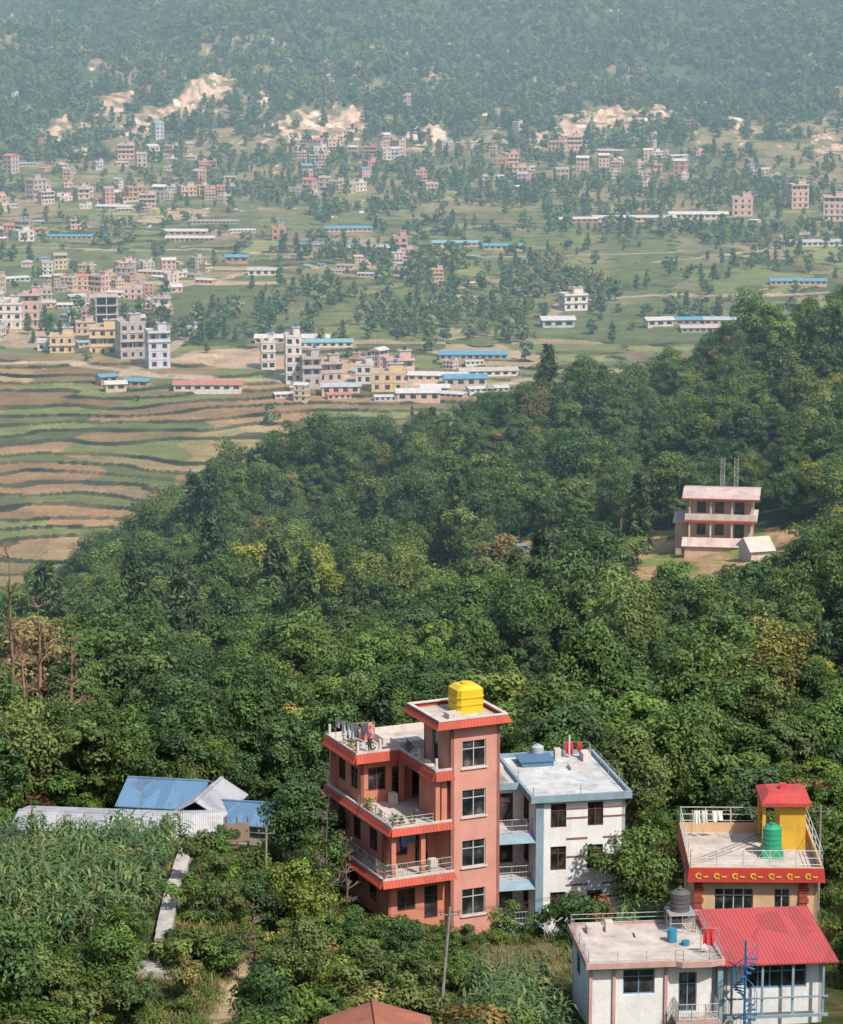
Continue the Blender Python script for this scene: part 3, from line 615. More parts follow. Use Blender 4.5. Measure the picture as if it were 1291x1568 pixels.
def band(poly,z,par=.25):
    S_.prism(poly,z-.25,z); D.prism(offset(poly,-.12),z+.002,z+.03)
    n=len(poly)
    for i in range(n):
        p=poly[i];q=poly[(i+1)%n]
        if max(p[0],q[0])>-.05 and min(p[0],q[0])>-.1 : continue
        L=math.hypot(q[0]-p[0],q[1]-p[1])
        K.obox(p,q,0,L,-.02,.12,z-.3,z+par)
        d=Vector((q[0]-p[0],q[1]-p[1])).normalized();nn=Vector((d.y,-d.x))
        a=.28
        T.add([(p[0]+nn.x*.03,p[1]+nn.y*.03,z+par-.12),(q[0]+nn.x*.03,q[1]+nn.y*.03,z+par-.12),(q[0]+nn.x*a+d.x*.1,q[1]+nn.y*a+d.y*.1,z-.25),(p[0]+nn.x*a-d.x*.1,p[1]+nn.y*a-d.y*.1,z-.25),
               (p[0]+nn.x*.03,p[1]+nn.y*.03,z-.28),(q[0]+nn.x*.03,q[1]+nn.y*.03,z-.28)],[(3,2,1,0),(3,4,5,2),(0,4,3),(1,2,5)])
band(roof,9.3,.42);band(l2,6.2,.28);band(l1,3.1,.28)
F2=MB()
def storey(pts,z0,z1,opd):
    for i in range(len(pts)-1):
        ops=opd.get(i,[]); W2.wall(pts[i],pts[i+1],z0,z1,.22,ops)
        for o in ops: win(F2,G,pts[i],pts[i+1],o,.1,2 if o[1]-o[0]>1 else 1)
storey([(-3.5,10),(-3.5,5.8),(0,5.8)],6.2,9.05,{0:[(.6,1.7,7.0,8.4),(2.6,3.7,7.0,8.4)],1:[(.5,1.7,7.0,8.5),(2.1,3.0,6.25,8.4)]})
storey([(-3.6,10),(-3.6,2.0),(0,2.0)],3.1,5.95,{0:[(.8,2.0,3.9,5.3),(3.2,4.4,3.9,5.3),(5.8,7,3.9,5.3)],1:[(.4,1.6,3.9,5.4),(2.1,3.0,3.2,5.3)]})
storey([(-3.9,10),(-3.9,.6),(0,.6)],-2,2.85,{0:[(.8,2.0,.9,2.2),(3.4,4.6,.9,2.2),(6.4,7.6,.9,2.2)],1:[(.6,1.8,.8,2.2),(2.4,3.3,.1,2.2)]})
Wl.box(-3.9,9.8,-2,3.3,10.0,9.05); Wl.box(3.08,4.01,-2,3.3,9.79,9.05)
for (cx,cy) in [(-3.95,-.05),(-2.0,-.05)]: W2.box(cx,cy,3.13,cx+.3,cy+.3,5.95)
for cx,cy in ((-1.05,-.1),(-1.05,5.25)): W2.box(cx,cy,6.23,cx+.28,cy+.28,9.05)
W2.box(-.6,0.02,6.23,-.24,3.4,9.05)
railing(R_,[(-4.5,9.5),(-4.5,-.35),(-.1,-.35)],3.38,.8,1.4,.16,.035)
railing(R_,[(-3.85,5.3),(-3.85,-.05),(-1.2,-.05)],6.48,.5,1.3,None,.035)
for i,(px,py) in enumerate([(-3.9,10),(-3.9,7.6),(-3.9,5.4),(-2.4,5.4),(-1.0,2.6),(-1.0,.0)]): K.box(px,py,9.7,px+.14,py+.14,10.35)
K.box(-1.2,7.6,9.33,-.3,9.2,9.75); K.box(-.9,5.8,9.33,.8,7.2,9.9); W2.box(-1.9,9.0,9.33,-1.2,9.6,10.3)
for i in range(6): K.box(-.95,.6+i*.55,9.33,-.55,1.0+i*.55,9.55+.12*(i%3))
K.box(.2,.7,TZ+.27,1.0,1.5,TZ+.6)
K.box(-3.4,2.6,6.24,-2.9,3.2,6.7); K.box(-1.9,4.6,6.24,-1.5,5.2,7.0); K.box(-3.6,.8,3.14,-3.2,1.2,3.7); K.box(-1.2,.3,3.14,-.7,.8,3.9)
Wl.obj('tower_walls',PK,ph);W2.obj('walls',PK2,ph);F.obj('window_frames',FRW,ph);F2.obj('window_frames_wood',FRB,ph);G.obj('window_glass',GL,ph);S_.obj('floor_slabs',CR,ph);T.obj('tile_eaves',RD,ph);D.obj('roof_deck',DE,ph);K.obj('parapets',CR,ph);R_.obj('railings',MET,ph)
POTS=[(-3.6,.3,6.24),(-3.2,.25,6.24),(-2.4,.3,6.24),(-3.7,3.8,6.24),(-3.7,4.5,6.24),(-4.3,.1,3.14),(-4.3,1.2,3.14),(-4.3,4.2,3.14),(-2.8,5.7,9.34),(-3.6,6.2,9.34),(-3.6,7.2,9.34),(-.7,4.9,9.34)]
PT=MB()
for (px,py,pz_) in POTS: PT.cyl(px,py,pz_,pz_+.35,.14,0,10,.19)
PT.obj('flower_pots',paint('terracotta',(.45,.17,.09),.8,.2,2,0),ph)
lf=[];nn_=[]
for (px,py,pz_) in POTS:
    q=rng.normal(0,.16,(40,3))+np.array([px,py,pz_+.6]); lf.append(q); nn_.append(rng.normal(size=(40,3))+np.array([0,0,.6]))
lv=leaves(np.concatenate(lf),np.concatenate(nn_),np.full(480,.13)); po=plantobj('potted_plants',lv,np.full(480,1.0),[],L_shrub,None); COL.objects.link(po); po.parent=ph
YT=paint('yellow_plastic',(.75,.52,.02),.45,.1,1,.12)
t=MB(); zt=TZ+.27; t.box(1.2,1.5,zt,2.9,3.2,zt+.2)
pr=[(1.4,1.5),(2.75,1.5),(2.95,1.7),(2.95,3.0),(2.75,3.2),(1.4,3.2),(1.2,3.0),(1.2,1.7)]
t.prism(pr,zt+.2,zt+1.45); t.prism(offset(pr,.05),zt+.5,zt+.58); t.prism(offset(pr,.05),zt+.95,zt+1.03)
pc=offset(pr,-.3); t.add([(a,b_,zt+1.45) for a,b_ in pr]+[(a,b_,zt+1.68) for a,b_ in pc],[(i,(i+1)%8,(i+1)%8+8,i+8) for i in range(8)]+[tuple(range(8,16))]); t.cyl(2.05,2.35,zt+1.68,zt+1.8,.3)
t.obj('yellow_water_tank',YT,ph)
clothes(ph,'clothesline',(-3.6,9.6),(-3.2,6.6),10.9,7,[(.75,.72,.72),(.6,.16,.26),(.7,.45,.48)])
clothes(ph,'clothesline',(-2.9,8.6),(-1.5,8.3),10.7,4,[(.75,.72,.72),(.6,.16,.26),(.1,.1,.12)])
clothes(ph,'clothesline',(-3.4,1.5),(-.9,1.5),5.5,5,[(.75,.72,.72),(.6,.16,.26),(.15,.25,.45)])
# ------------------------------------------------------------------ WHITE HOUSE
WH=paint('white_plaster',(.80,.79,.77),.8,.10,.7,.25); BG=paint('bluegrey_trim',(.25,.36,.43),.75,.2,1,.25); BRN=paint('brown_stripe',(.26,.13,.10),.8,.2,1,.2); DW=paint('pale_deck',(.60,.61,.60),.85,.3,.6,.55)
wh=empty('white_house',(7.05,172.3,-61.0),math.radians(11))
Wl=MB();F=MB();G=MB();T=MB();D=MB();B=MB();R_=MB()
w,d=5.7,9.2; fr=[(0,0),(w,0),(w,d),(0,d)]
ops=[]
for zc in (2.6,5.55,8.3): ops+=[(.95,1.95,zc-.75,zc+.8),(3.3,4.3,zc-.75,zc+.8)]
ops+=[(.95,1.95,-.6,.3)]
Wl.wall(fr[0],fr[1],-2,9.3,.22,ops)
for o in ops: win(F,G,fr[0],fr[1],o,.14,2)
so_=[(1.5,2.6,z-.6,z+.7) for z in (2.6,5.55,8.2)]+[(5.5,6.6,z-.6,z+.7) for z in (2.6,5.55,8.2)]
Wl.wall(fr[1],fr[2],-2,9.3,.22,so_)
for o in so_: win(F,G,fr[1],fr[2],o)
Wl.wall(fr[2],fr[3],-2,9.3,.22)
so_=[(2,3,z-1.2,z+.8) for z in (2.6,5.55,8.2)]+[(5.2,7.4,z-.9,z+.8) for z in (2.6,5.55,8.2)]
Wl.wall(fr[3],fr[0],-2,9.3,.22,so_)
for o in so_: win(F,G,fr[3],fr[0],o,.14)
T.box(.0,-.06,-2,.5,-.003,9.3)
for z in (3.75,6.75): B.box(1.95,-.03,z,3.3,-.002,z+.12); B.box(4.3,-.03,z,w,-.002,z+.12)
for z in (8.7,8.1,5.6,2.9): B.box(1.98,-.035,z,3.28,-.002,z+.1); B.box(4.32,-.035,z,w-.02,-.002,z+.1)
rf=[(-.35,-.35),(w+.3,-.35),(w+.3,d+.3),(-.35,d+.3)]
D.prism(rf,9.3,9.5); ring(T,rf,-.15,.04,9.32,-.15,.04,9.75)
sw=[(-2.6,3.2),(-.002,3.2),(-.002,9.2),(-2.6,9.2)]
Wl.wall(sw[0],sw[1],-2,9.3,.2,[(.4,1.9,z-1.1,z+.8) for z in (2.6,5.55,8.2)])
for z in (2.6,5.55,8.2): win(F,G,sw[0],sw[1],(.4,1.9,z-1.1,z+.8),.12,2)
Wl.wall(sw[3],sw[0],-2,9.3,.2)
sr=[(-2.9,2.9),(-.36,2.9),(-.36,9.5),(-2.9,9.5)]; D.prism(sr,9.28,9.48); T.box(-2.95,2.86,9.3,-.37,2.98,9.72); T.box(-2.95,2.99,9.3,-2.83,9.5,9.72)
for z in (.95,3.95,6.95):
    D.box(-2.7,.6,z,-.01,3.18,z+.18)
    T.add([(-2.75,.55,z+.19),(-.01,.55,z+.19),(-.01,-.1,z-.25),(-2.75,-.1,z-.25),(-2.75,.55,z-.25),(-.01,.55,z-.25)],[(3,2,1,0),(3,4,5,2),(0,4,3),(1,2,5)])
    railing(R_,[(-2.65,3.1),(-2.65,.65),(-.05,.65)],z+.18,.9,1.2,.2,.035)
    T.box(-2.7,.62,z+.19,-2.5,.82,z+2.9)
for (a,b_) in ((-.2,-.2),(-.2,4),(w,-.2),(w,4.2),(w,8.8),(2.8,-.2),(w+.1,2),(w+.1,6.5)): R_.beam((a,b_,9.5),(a,b_,10.3),.06)
R_.beam((w+.1,-.2,10.2),(w+.1,8.8,10.2),.03)
Wl.obj('walls',WH,wh);F.obj('window_frames',FRB,wh);G.obj('window_glass',GL,wh);T.obj('bluegrey_trim',BG,wh);D.obj('roof_slab',DW,wh);B.obj('brown_stripes',BRN,wh);R_.obj('railings',MET,wh)
t=MB(); t.box(.7,6.9,9.5,2.8,8.6,9.85); t.box(.6,6.8,9.85,2.9,8.7,9.9); t.obj('blue_sheet_cover',tin('blue_tin',(.13,.27,.42),.5,0,.2,.3),wh)
t=MB(); t.box(-1.8,6.5,9.5,-.6,8,9.8); t.box(3.6,5.6,9.5,4.6,6.5,9.75); t.box(4.9,7.5,9.5,5.4,8.6,10.0); t.box(3.2,8.2,9.5,3.6,8.7,10.2)
for k in range(7): t.beam((-1.6+k*.12,3.6,9.5),(-1.5+k*.1,6.0,9.56),.05)
t.obj('rooftop_clutter',CR,wh)
t=MB(); t.beam((-1.6,8.5,9.5),(-1.6,8.5,11.6),.13); t.box(4.2,8.6,9.5,4.3,8.7,11); t.obj('rooftop_mast',CR,wh)
t=MB(); tank(t,2.2,8.9,9.55,.4,.9); t.obj('grey_tank',paint('grey_plastic',(.45,.47,.48),.5,.1,1,.1),wh)
clothes(wh,'clothesline',(3.9,8.7),(5.5,8.3),10.6,4,[(.55,.05,.06),(.3,.32,.36)])
# ------------------------------------------------------------------ YELLOW HOUSE
YW=paint('orange_plaster',(.68,.44,.25),.85,.15,.8,.2); BK=paint('red_brick',(.38,.08,.05),.9,.25,3,.2); YW2=paint('yellow_plaster',(.72,.42,.04),.8,.15,1,.2)
yh=empty('yellow_house',(15.35,156.2,-54.5),math.radians(-1))
Wl=MB();F=MB();G=MB();T=MB();D=MB();B=MB();R_=MB();O=MB()
w,d=6.9,7.8
ops=[(1.1,3.3,1.2,2.6),(4.45,5.35,1.1,2.6)]
Wl.wall((0,0),(w,0),-1.5,3.2,.22,ops)
for o,m_ in zip(ops,(4,2)): win(F,G,(0,0),(w,0),o,.12,m_)
Wl.wall((w,0),(w,d),-1.5,3.2,.22);Wl.wall((w,d),(0,d),-1.5,3.2,.22);Wl.wall((0,d),(0,0),-1.5,3.2,.22,[(2,3.2,1,2.4)]); win(F,G,(0,d),(0,0),(2,3.2,1,2.4))
for cx in (0,5.9):
    for i in range(16): B.box(cx-.03,-.12-(.04 if i%2 else 0),-1.5+i*.3,cx+.42+(.08 if i%2 else 0),-.003,-1.5+i*.3+.27)
rf=[(-.35,-.5),(w+.25,-.5),(w+.25,d+.2),(-.35,d+.2)]
D.prism(rf,3.2,3.38); ring(T,rf,0,.12,3.15,0,.02,3.95,0); ring(Wl,rf,-.12,-.002,3.39,-.12,-.002,4.0)
D.prism(offset(rf,-.13),3.381,3.42)
def scroll(cx,y,z,s):
    for k in range(9):
        a=k*.62; r=s*(.2+.09*k)/1.0*.55; O.box(cx+math.cos(a)*r-.05,y-.03,z+math.sin(a)*r*.8-.045,cx+math.cos(a)*r+.05,y,z+math.sin(a)*r*.8+.045)
    O.box(cx+s*.5,y-.03,z-.12,cx+s*1.1,y,z-.04)
for k in range(7): scroll(.2+k*1.02,-.6,3.55,.46)
railing(R_,[(-.28,d+.1),(-.28,-.42),(w+.18,-.42),(w+.18,d+.1),(-.28,d+.1)],4.0,.95,1.6,None,.045)
for k in range(4): R_.beam((2.4+k*.7,-.42,4.0),(3.1+k*.7,-.42,4.95),.03); R_.beam((3.1+k*.7,-.42,4.0),(2.4+k*.7,-.42,4.95),.03)
sc_=[(5.2,4.6),(6.7,4.6),(6.7,7.7),(5.2,7.7)]
Y2=MB();Y2.prism(sc_,3.42,6.1); RC=MB(); so2=[(4.1,4.2),(6.95,4.2),(6.95,7.95),(4.1,7.95)]
cxm,cym=5.5,6.1; rv=[(a,b_,6.1) for a,b_ in so2]+[(a,b_,6.3) for a,b_ in so2]+[(a+(cxm-a)*.35,b_+(cym-b_)*.5,6.65) for a,b_ in so2]
RC.add(rv,[(3,2,1,0)]+[(i,(i+1)%4,(i+1)%4+4,i+4) for i in range(4)]+[(i+4,(i+1)%4+4,(i+1)%4+8,i+8) for i in range(4)]+[(8,9,10,11)]); RC.box(5.3,5.9,6.65,5.7,6.3,6.95)
Y2.box(4.2,7.4,3.42,4.4,7.6,6.1); Y2.box(4.2,4.6,3.42,4.4,4.8,6.1)
Wl.obj('walls',YW,yh);F.obj('window_frames',FRW,yh);G.obj('window_glass',GL,yh);T.obj('red_fascia',paint('red_fascia',(.48,.04,.03),.6,.15,1,.1),yh);D.obj('roof_deck',DE,yh);B.obj('brick_quoins',BK,yh);R_.obj('railings',paint('white_rail',(.62,.6,.57),.6,.1,1,.1),yh);O.obj('gold_scrolls',paint('gold_paint',(.75,.45,.06),.6,.1,1,0),yh);Y2.obj('stair_tower',YW2,yh);RC.obj('stair_roof',paint('red_roof',(.55,.07,.06),.6,.25,1,.3),yh)
t=MB(); tank(t,4.65,3.4,3.9,.55,1.5); t.box(4.05,2.8,3.42,5.25,4.0,3.9); t.obj('green_water_tank',paint('green_plastic',(.03,.33,.18),.45,.1,1,.1),yh)
clothes(yh,'clothesline',(.3,6.5),(2.6,6.5),5.2,3,[(.7,.68,.65),(.55,.2,.2)])
# ------------------------------------------------------------------ LOWER WHITE HOUSE
lh=empty('terrace_house',(8.65,141,-54.05),math.radians(6))
Wl=MB();F=MB();G=MB();T=MB();D=MB();R_=MB();P_=MB()
ops=[(1.75,3.4,1.25,2.6),(4.65,5.6,.2,2.35)]
Wl.wall((0,.5),(6.6,.5),-3,2.85,.22,ops)
for o in ops: win(F,G,(0,.5),(6.6,.5),o,.12,2)
Wl.wall((6.6,.5),(6.6,6),-3,2.85,.22);Wl.wall((6.6,6),(0,6),-3,2.85,.22);Wl.wall((0,6),(0,.5),-3,2.85,.22,[(1.4,2.6,1.1,2.4)]); win(F,G,(0,6),(0,.5),(1.4,2.6,1.1,2.4))
rf=[(-.2,0),(4.4,0),(4.7,-.25),(6.2,-.25),(6.9,0),(6.9,6.2),(-.2,6.2)]
D.prism(rf,2.85,3.05); ring(P_,rf,-.1,.05,2.86,-.1,.05,3.16); D.prism([(4.3,-.9),(6.6,-.9),(6.6,.49),(4.3,.49)],-.02,.14); P_.box(4.27,-.95,-.05,6.63,-.9,.2)
railing(R_,[(4.4,.4),(4.4,-.82),(6.5,-.82),(6.5,.4)],.14,.95,.8,.13,.04)
railing(R_,[(-.1,.1),(4.4,.1),(4.75,-.12),(6.1,-.12),(6.7,.1)],3.16,.55,1.6,None,.028)
railing(R_,[(-.1,.1),(-.1,6.1),(6.8,6.1),(6.8,.1)],3.16,.55,1.6,None,.035)
for cx in (-.02,1.2,3.9): P_.box(cx,.38,-3,cx+.16,.497,2.85)
T.box(6.62,.1,-3,6.9,.6,2.85)
ops=[(1.15,4.35,1.15,2.45)]
Wl.wall((7.1,.9),(12.3,.9),-3,2.75,.2,ops); win(F,G,(7.1,.9),(12.3,.9),ops[0],.1,5,.09)
Wl.wall((12.3,.9),(12.3,6.6),-3,2.75,.2,[(1,2.6,1.1,2.3)]);Wl.wall((12.3,6.6),(7.1,6.6),-3,2.75,.2);Wl.wall((7.1,6.6),(7.1,.9),-3,2.75,.2,[(4.2,5.1,.2,2.3)])
RR=MB()
RR.add([(6.7,-.1,2.85),(12.9,-.1,2.85),(12.9,7.0,3.45),(6.7,7.0,3.45),(6.7,-.1,2.78),(12.9,-.1,2.78),(12.9,7.0,3.38),(6.7,7.0,3.38)],[(0,1,2,3),(7,6,5,4),(0,4,5,1),(1,5,6,2),(2,6,7,3),(3,7,4,0)])
for cx in (7.3,8.9,10.5,12.1): T.box(cx,.1,-.1,cx+.12,.22,2.8)
T.box(7.1,-.1,-.1,12.4,.02,.05); T.box(7.1,.02,.9,12.4,.09,.98)
Wl.obj('walls',WH,lh);F.obj('window_frames',paint('blue_frame',(.16,.28,.42),.6,.1,1,.1),lh);G.obj('window_glass',GL,lh);T.obj('posts',BG,lh);D.obj('roof_deck',DE,lh);R_.obj('railings',MET,lh);P_.obj('pink_edging',paint('pink_trim',(.58,.36,.31),.8,.2,1,.2),lh);RR.obj('red_tin_roof',tin('red_tin',(.52,.08,.08),.65,0,0,.3,10),lh)
t=MB()
for a,b_ in ((5.0,4.6),(6.2,4.6),(5.0,5.8),(6.2,5.8)): t.beam((a,b_,3.05),(a,b_,4.0),.07)
t.box(4.9,4.5,4.0,6.3,5.9,4.08); railing(t,[(4.9,4.5),(6.3,4.5),(6.3,5.9),(4.9,5.9),(4.9,4.5)],3.05,.95,.7,None,.035); t.obj('tank_stand',MET,lh)
t=MB(); tank(t,5.6,5.2,4.08,.52,1.2); t.obj('dark_water_tank',paint('dark_tank',(.11,.11,.11),.6,.2,1,.2),lh)
t=MB(); t.cyl(4.8,3.2,3.06,3.75,.26); t.cyl(5.4,2.6,3.06,3.3,.22); t.obj('blue_drum',paint('blue_plastic',(.03,.25,.40),.5,.1,1,.1),lh)
clothes(lh,'clothesline',(5.9,1.1),(6.8,1.0),4.5,3,[(.55,.05,.06),(.04,.25,.45)])
t=MB(); t.box(.6,4.8,3.06,1.4,5.6,3.4); t.box(1.6,5.0,3.06,2.0,5.5,3.6); t.box(3.0,3.9,3.06,3.4,4.6,3.2); t.obj('rooftop_clutter',CR,lh)
ss_=MB(); cx,cy=7.85,-.75
ss_.beam((cx,cy,-3),(cx,cy,4.4),.13)
for i in range(30):
    a=i*.42; z=-2.4+i*.2; ca,sa=math.cos(a),math.sin(a); cb,sb=math.cos(a+.4),math.sin(a+.4)
    ss_.add([(cx,cy,z),(cx+.62*ca,cy+.62*sa,z),(cx+.62*cb,cy+.62*sb,z),(cx,cy,z+.04),(cx+.62*ca,cy+.62*sa,z+.04),(cx+.62*cb,cy+.62*sb,z+.04)],[(2,1,0),(3,4,5),(0,1,4,3),(1,2,5,4),(2,0,3,5)])
    ss_.beam((cx+.62*ca,cy+.62*sa,z),(cx+.62*ca,cy+.62*sa,z+.95),.03,n=4)
    if i: ss_.beam((cx+.62*math.cos(a-.42),cy+.62*math.sin(a-.42),z+.75),(cx+.62*ca,cy+.62*sa,z+.95),.05,n=4)
ss_.obj('blue_spiral_stair',paint('blue_steel',(.04,.17,.34),.5,.15,1,.2),lh)
rs=empty('tin_roof_house',(-4.6,130.2,hz(-2,134)-1.75),math.radians(4))
t=MB(); t.box(.3,.5,-2,5.3,7.5,1.9); t.obj('walls',SL,rs)
t=MB(); z0=1.8;z1=2.7
for sgn in (0,1):
    a=[(0,-.1,z0),(2.8,-.1,z1),(2.8,7.9,z1),(0,7.9,z0)] if sgn==0 else [(2.8,-.1,z1),(5.6,-.1,z0),(5.6,7.9,z0),(2.8,7.9,z1)]
    t.add(a+[(p[0],p[1],p[2]-.06) for p in a],[(0,1,2,3)[::1],(7,6,5,4),(0,4,5,1),(1,5,6,2),(2,6,7,3),(3,7,4,0)])
t.box(2.65,-.15,z1-.02,2.95,7.95,z1+.07); t.obj('rust_roof',tin('rust_tin',(.42,.15,.09),.7,1,.1,.5),rs)
# ------------------------------------------------------------------ LEFT SHEDS
def gable(name,x,y,z,rz,w,d,hw,rise,rm,wm):
    e=empty(name,(x,y,z),rz); t=MB(); t.box(-w/2,-d/2,-2,w/2,d/2,hw); t.obj('walls',wm,e)
    t=MB();o=.4
    for s in (-1,1):
        a=[(-w/2-o,s*(d/2+o),hw),(w/2+o,s*(d/2+o),hw),(w/2+o,0,hw+rise),(-w/2-o,0,hw+rise)]
        if s>0:a=a[::-1]
        t.add(a+[(p[0],p[1],p[2]-.05) for p in a],[(0,1,2,3),(7,6,5,4),(0,4,5,1),(1,5,6,2),(2,6,7,3),(3,7,4,0)])
    t.box(-w/2-o,-.12,hw+rise-.02,w/2+o,.12,hw+rise+.05); t.obj('roof',rm,e)
    t=MB()
    for k in range(int(w/2)): t.box(-w/2+.7+k*2,-d/2-.03,hw-1.3,-w/2+1.5+k*2,-d/2-.002,hw-.4)
    t.obj('openings',FRB,e); return e
TG=tin('grey_tin',(.48,.48,.52),.6,0,.0,.5); TB=tin('blue_roof_tin',(.15,.29,.45),.5,0,.1,.5); TW=tin('white_tin',(.56,.55,.54),.6,0,.0,.5)
gable('long_tin_shed',-21.5,184.5,-58.6,math.radians(-7),9.7,4.6,2.0,.5,TG,SL)
gable('blue_roof_shed',-17.6,194.5,-60.2,math.radians(-10),5.0,6,2.4,1.1,TB,SL)
gable('grey_roof_shed',-14.6,192,-60.3,math.radians(76),5.2,3.0,2.5,1.1,TG,SL)
gable('blue_roof_shed',-11.6,191.0,-60.4,math.radians(-12),3.6,4.4,2.2,.9,TB,SL)
gable('small_blue_shed',-8.8,189.8,-60.6,math.radians(-14),4.0,3,1.9,.5,TB,SL)
cw=empty('panel_shed',(-17.2,180.2,-58.9),math.radians(4))
t=MB(); t.box(0,0,-1,3.7,4,2.1); t.obj('walls',WH,cw)
t=MB(); t.add([(-.3,-.5,2.1),(4.4,-.5,2.1),(4.4,4.4,2.7),(-.3,4.4,2.7),(-.3,-.5,2.04),(4.4,-.5,2.04),(4.4,4.4,2.64),(-.3,4.4,2.64)],[(0,1,2,3),(7,6,5,4),(0,4,5,1),(1,5,6,2),(2,6,7,3),(3,7,4,0)])
t.add([(-.3,4.45,2.65),(4.4,4.45,2.65),(4.4,7,2.1),(-.3,7,2.1)],[(0,1,2,3)]); t.obj('roof',TW,cw)
t=MB()
for k in range(6): t.box(.2+k*.62,-.03,0,.2+k*.62+.05,-.002,2.0)
t.box(1.5,-.05,.7,2.3,-.031,1.5)
for cx in (3.9,4.6,5.3,6.0):
    for cy in (-.3,2,4): t.beam((cx,cy,-1),(cx,cy,2.1+cy*.1),.12)
for k in range(4): t.beam((2+k*.9,-.32,.2+k*.1),(2.9+k*.9,-.32,1.9),.07)
for k in range(3): t.box(3.9,-.36,.3+k*.7,6.0,-.3,.4+k*.7)
t.box(3.9,.0,2.0,6.1,4,2.08); t.obj('timber_frame',paint('timber',(.25,.17,.11),.9,.3,3,.2),cw)
t=MB()
for k in range(28):
    yy=178-k; xx=-14.7+.6*k/28; zt=hz(xx,yy)+.75
    t.box(xx-.42,yy-1,zt-3,xx+.42,yy-.003,zt)
t.box(-15.3,148.2,hz(-14,149)-2,-12.9,149.9,hz(-14,149)+.35); t.obj('concrete_steps',paint('old_concrete',(.50,.47,.42),.9,.35,.8,.5))
# ------------------------------------------------------------------ HILLSIDE HOUSE
hx,hy=35.6,379; hh=empty('hillside_house',(hx,hy,hz(38,380)+1.6),math.radians(-8))
Wl=MB();F=MB();G=MB();T=MB();D=MB();E_=MB()
for f in range(2):
    z=f*3.0; ops=[(1,2.2,z+.8,z+2.3),(3.4,4.6,z+.8,z+2.3),(6,7.3,z+.2,z+2.3)]
    Wl.wall((0,0),(8.4,0),z-(5 if f==0 else 0),z+2.8,.22,ops)
    for o in ops: win(F,G,(0,0),(8.4,0),o)
    Wl.box(0,.23,z-(5 if f==0 else 0),8.4,7,z+2.8)
    D.box(-.6,-1.3,z+2.8,9,7.3,z+3.0)
    E_.box(-.66,-1.4,z+2.78,9.06,-1.303,z+3.02)
    for cx in (0,2.8,5.6,8.2): D.box(cx,-1.1,z-(5 if f==0 else 0),cx+.2,-.9,z+2.8)
D.box(-.5,-1.25,3.03,8.9,-1.12,3.85)
T.add([(-.9,-1.7,6.0),(9.3,-1.7,6.0),(9.3,3,6.7),(-.9,3,6.7),(9.3,7.7,6.0),(-.9,7.7,6.0)],[(0,1,2,3),(3,2,4,5),(0,3,5),(1,4,2),(0,5,4,1)]); E_.box(-.95,-1.78,5.86,9.35,-1.702,6.04); Wl.box(-1.9,1,-4,-.02,5,2.2)
T.add([(-2.2,.6,2.2),(-.02,.6,2.2),(-.02,5.3,2.9),(-2.2,5.3,2.9)],[(0,1,2,3)]); T.add([(-.8,-3.6,-.1),(7.5,-3.6,-.1),(7.5,-1.32,.7),(-.8,-1.32,.7)],[(0,1,2,3)]); Wl.box(-.4,-3.2,-5,7.1,-1.4,-.15)
Wl.obj('walls',paint('rose_plaster',(.64,.42,.35),.85,.2,.5,.25),hh);F.obj('window_frames',FRB,hh);G.obj('window_glass',GL,hh);T.obj('roof',tin('faded_pink_tin',(.70,.55,.50),.6,0,0,.25),hh);D.obj('slabs_and_posts',CR,hh);E_.obj('red_trim',RD,hh)
for dx in (4.2,6.0):
    t=MB()
    for k in range(7):
        for a,b_ in ((-.25,-.25),(.25,-.25),(.25,.25),(-.25,.25)): t.beam((a,b_,k*.6),(a,b_,k*.6+.6),.08,n=4)
        t.beam((-.25,-.25,k*.6),(.25,-.25,k*.6+.6),.05,n=4); t.beam((.25,.25,k*.6),(-.25,.25,k*.6+.6),.05,n=4); t.beam((-.25,-.25,k*.6),(.25,-.25,k*.6),.05,n=4)
    o=t.obj('lattice_mast',MET,hh); o.location=(dx,4,6.4)
t=MB(); t.box(0,0,-1.5,3.0,4,1.4); t.add([(-.3,-.4,1.4),(3.3,-.4,1.4),(3.3,2,2.9),(-.3,2,2.9),(3.3,4.4,1.4),(-.3,4.4,1.4)],[(0,1,2,3),(3,2,4,5),(0,3,5),(1,4,2),(0,5,4,1)])
o=t.obj('pale_hut',CR); o.location=(42,362,hz(43,364)); o.rotation_euler=(0,0,.3)
def car(x,y,rz,colr):
    e=empty('parked_car',(x,y,hz(x,y)+.05),rz); t=MB()
    prof=[(-2.0,.35),(2.0,.35),(2.05,.75),(1.1,.92),(.5,1.4),(-1.1,1.42),(-1.75,.98),(-2.05,.9)]
    n=len(prof); t.add([(a,-.8,b_) for a,b_ in prof]+[(a,.8,b_) for a,b_ in prof],[tuple(range(n)),tuple(range(n,2*n))[::-1]]+[(i,i+n,(i+1)%n+n,(i+1)%n) for i in range(n)]); t.obj('body',paint('car_paint',colr,.3,.05,1,0),e)
    t=MB(); gp=[(.95,.97),(.45,1.34),(-1.05,1.36),(-1.6,1.0)]
    for s in (-.806,.806): t.add([(a,s,b_) for a,b_ in gp],[(0,1,2,3)])
    t.obj('windows',GL,e); t=MB()
    for a in (-1.25,1.25):
        for s in (-.72,.72): t.add([(a+.33*math.cos(q),s+o_,.33+.33*math.sin(q)) for o_ in (-.1,.1) for q in [6.28*i/12 for i in range(12)]],[tuple(range(12)),tuple(range(12,24))]+[(i,(i+1)%12,(i+1)%12+12,i+12) for i in range(12)])
    t.obj('wheels',TK,e)
car(13.6,388,.3,(.25,.3,.36))
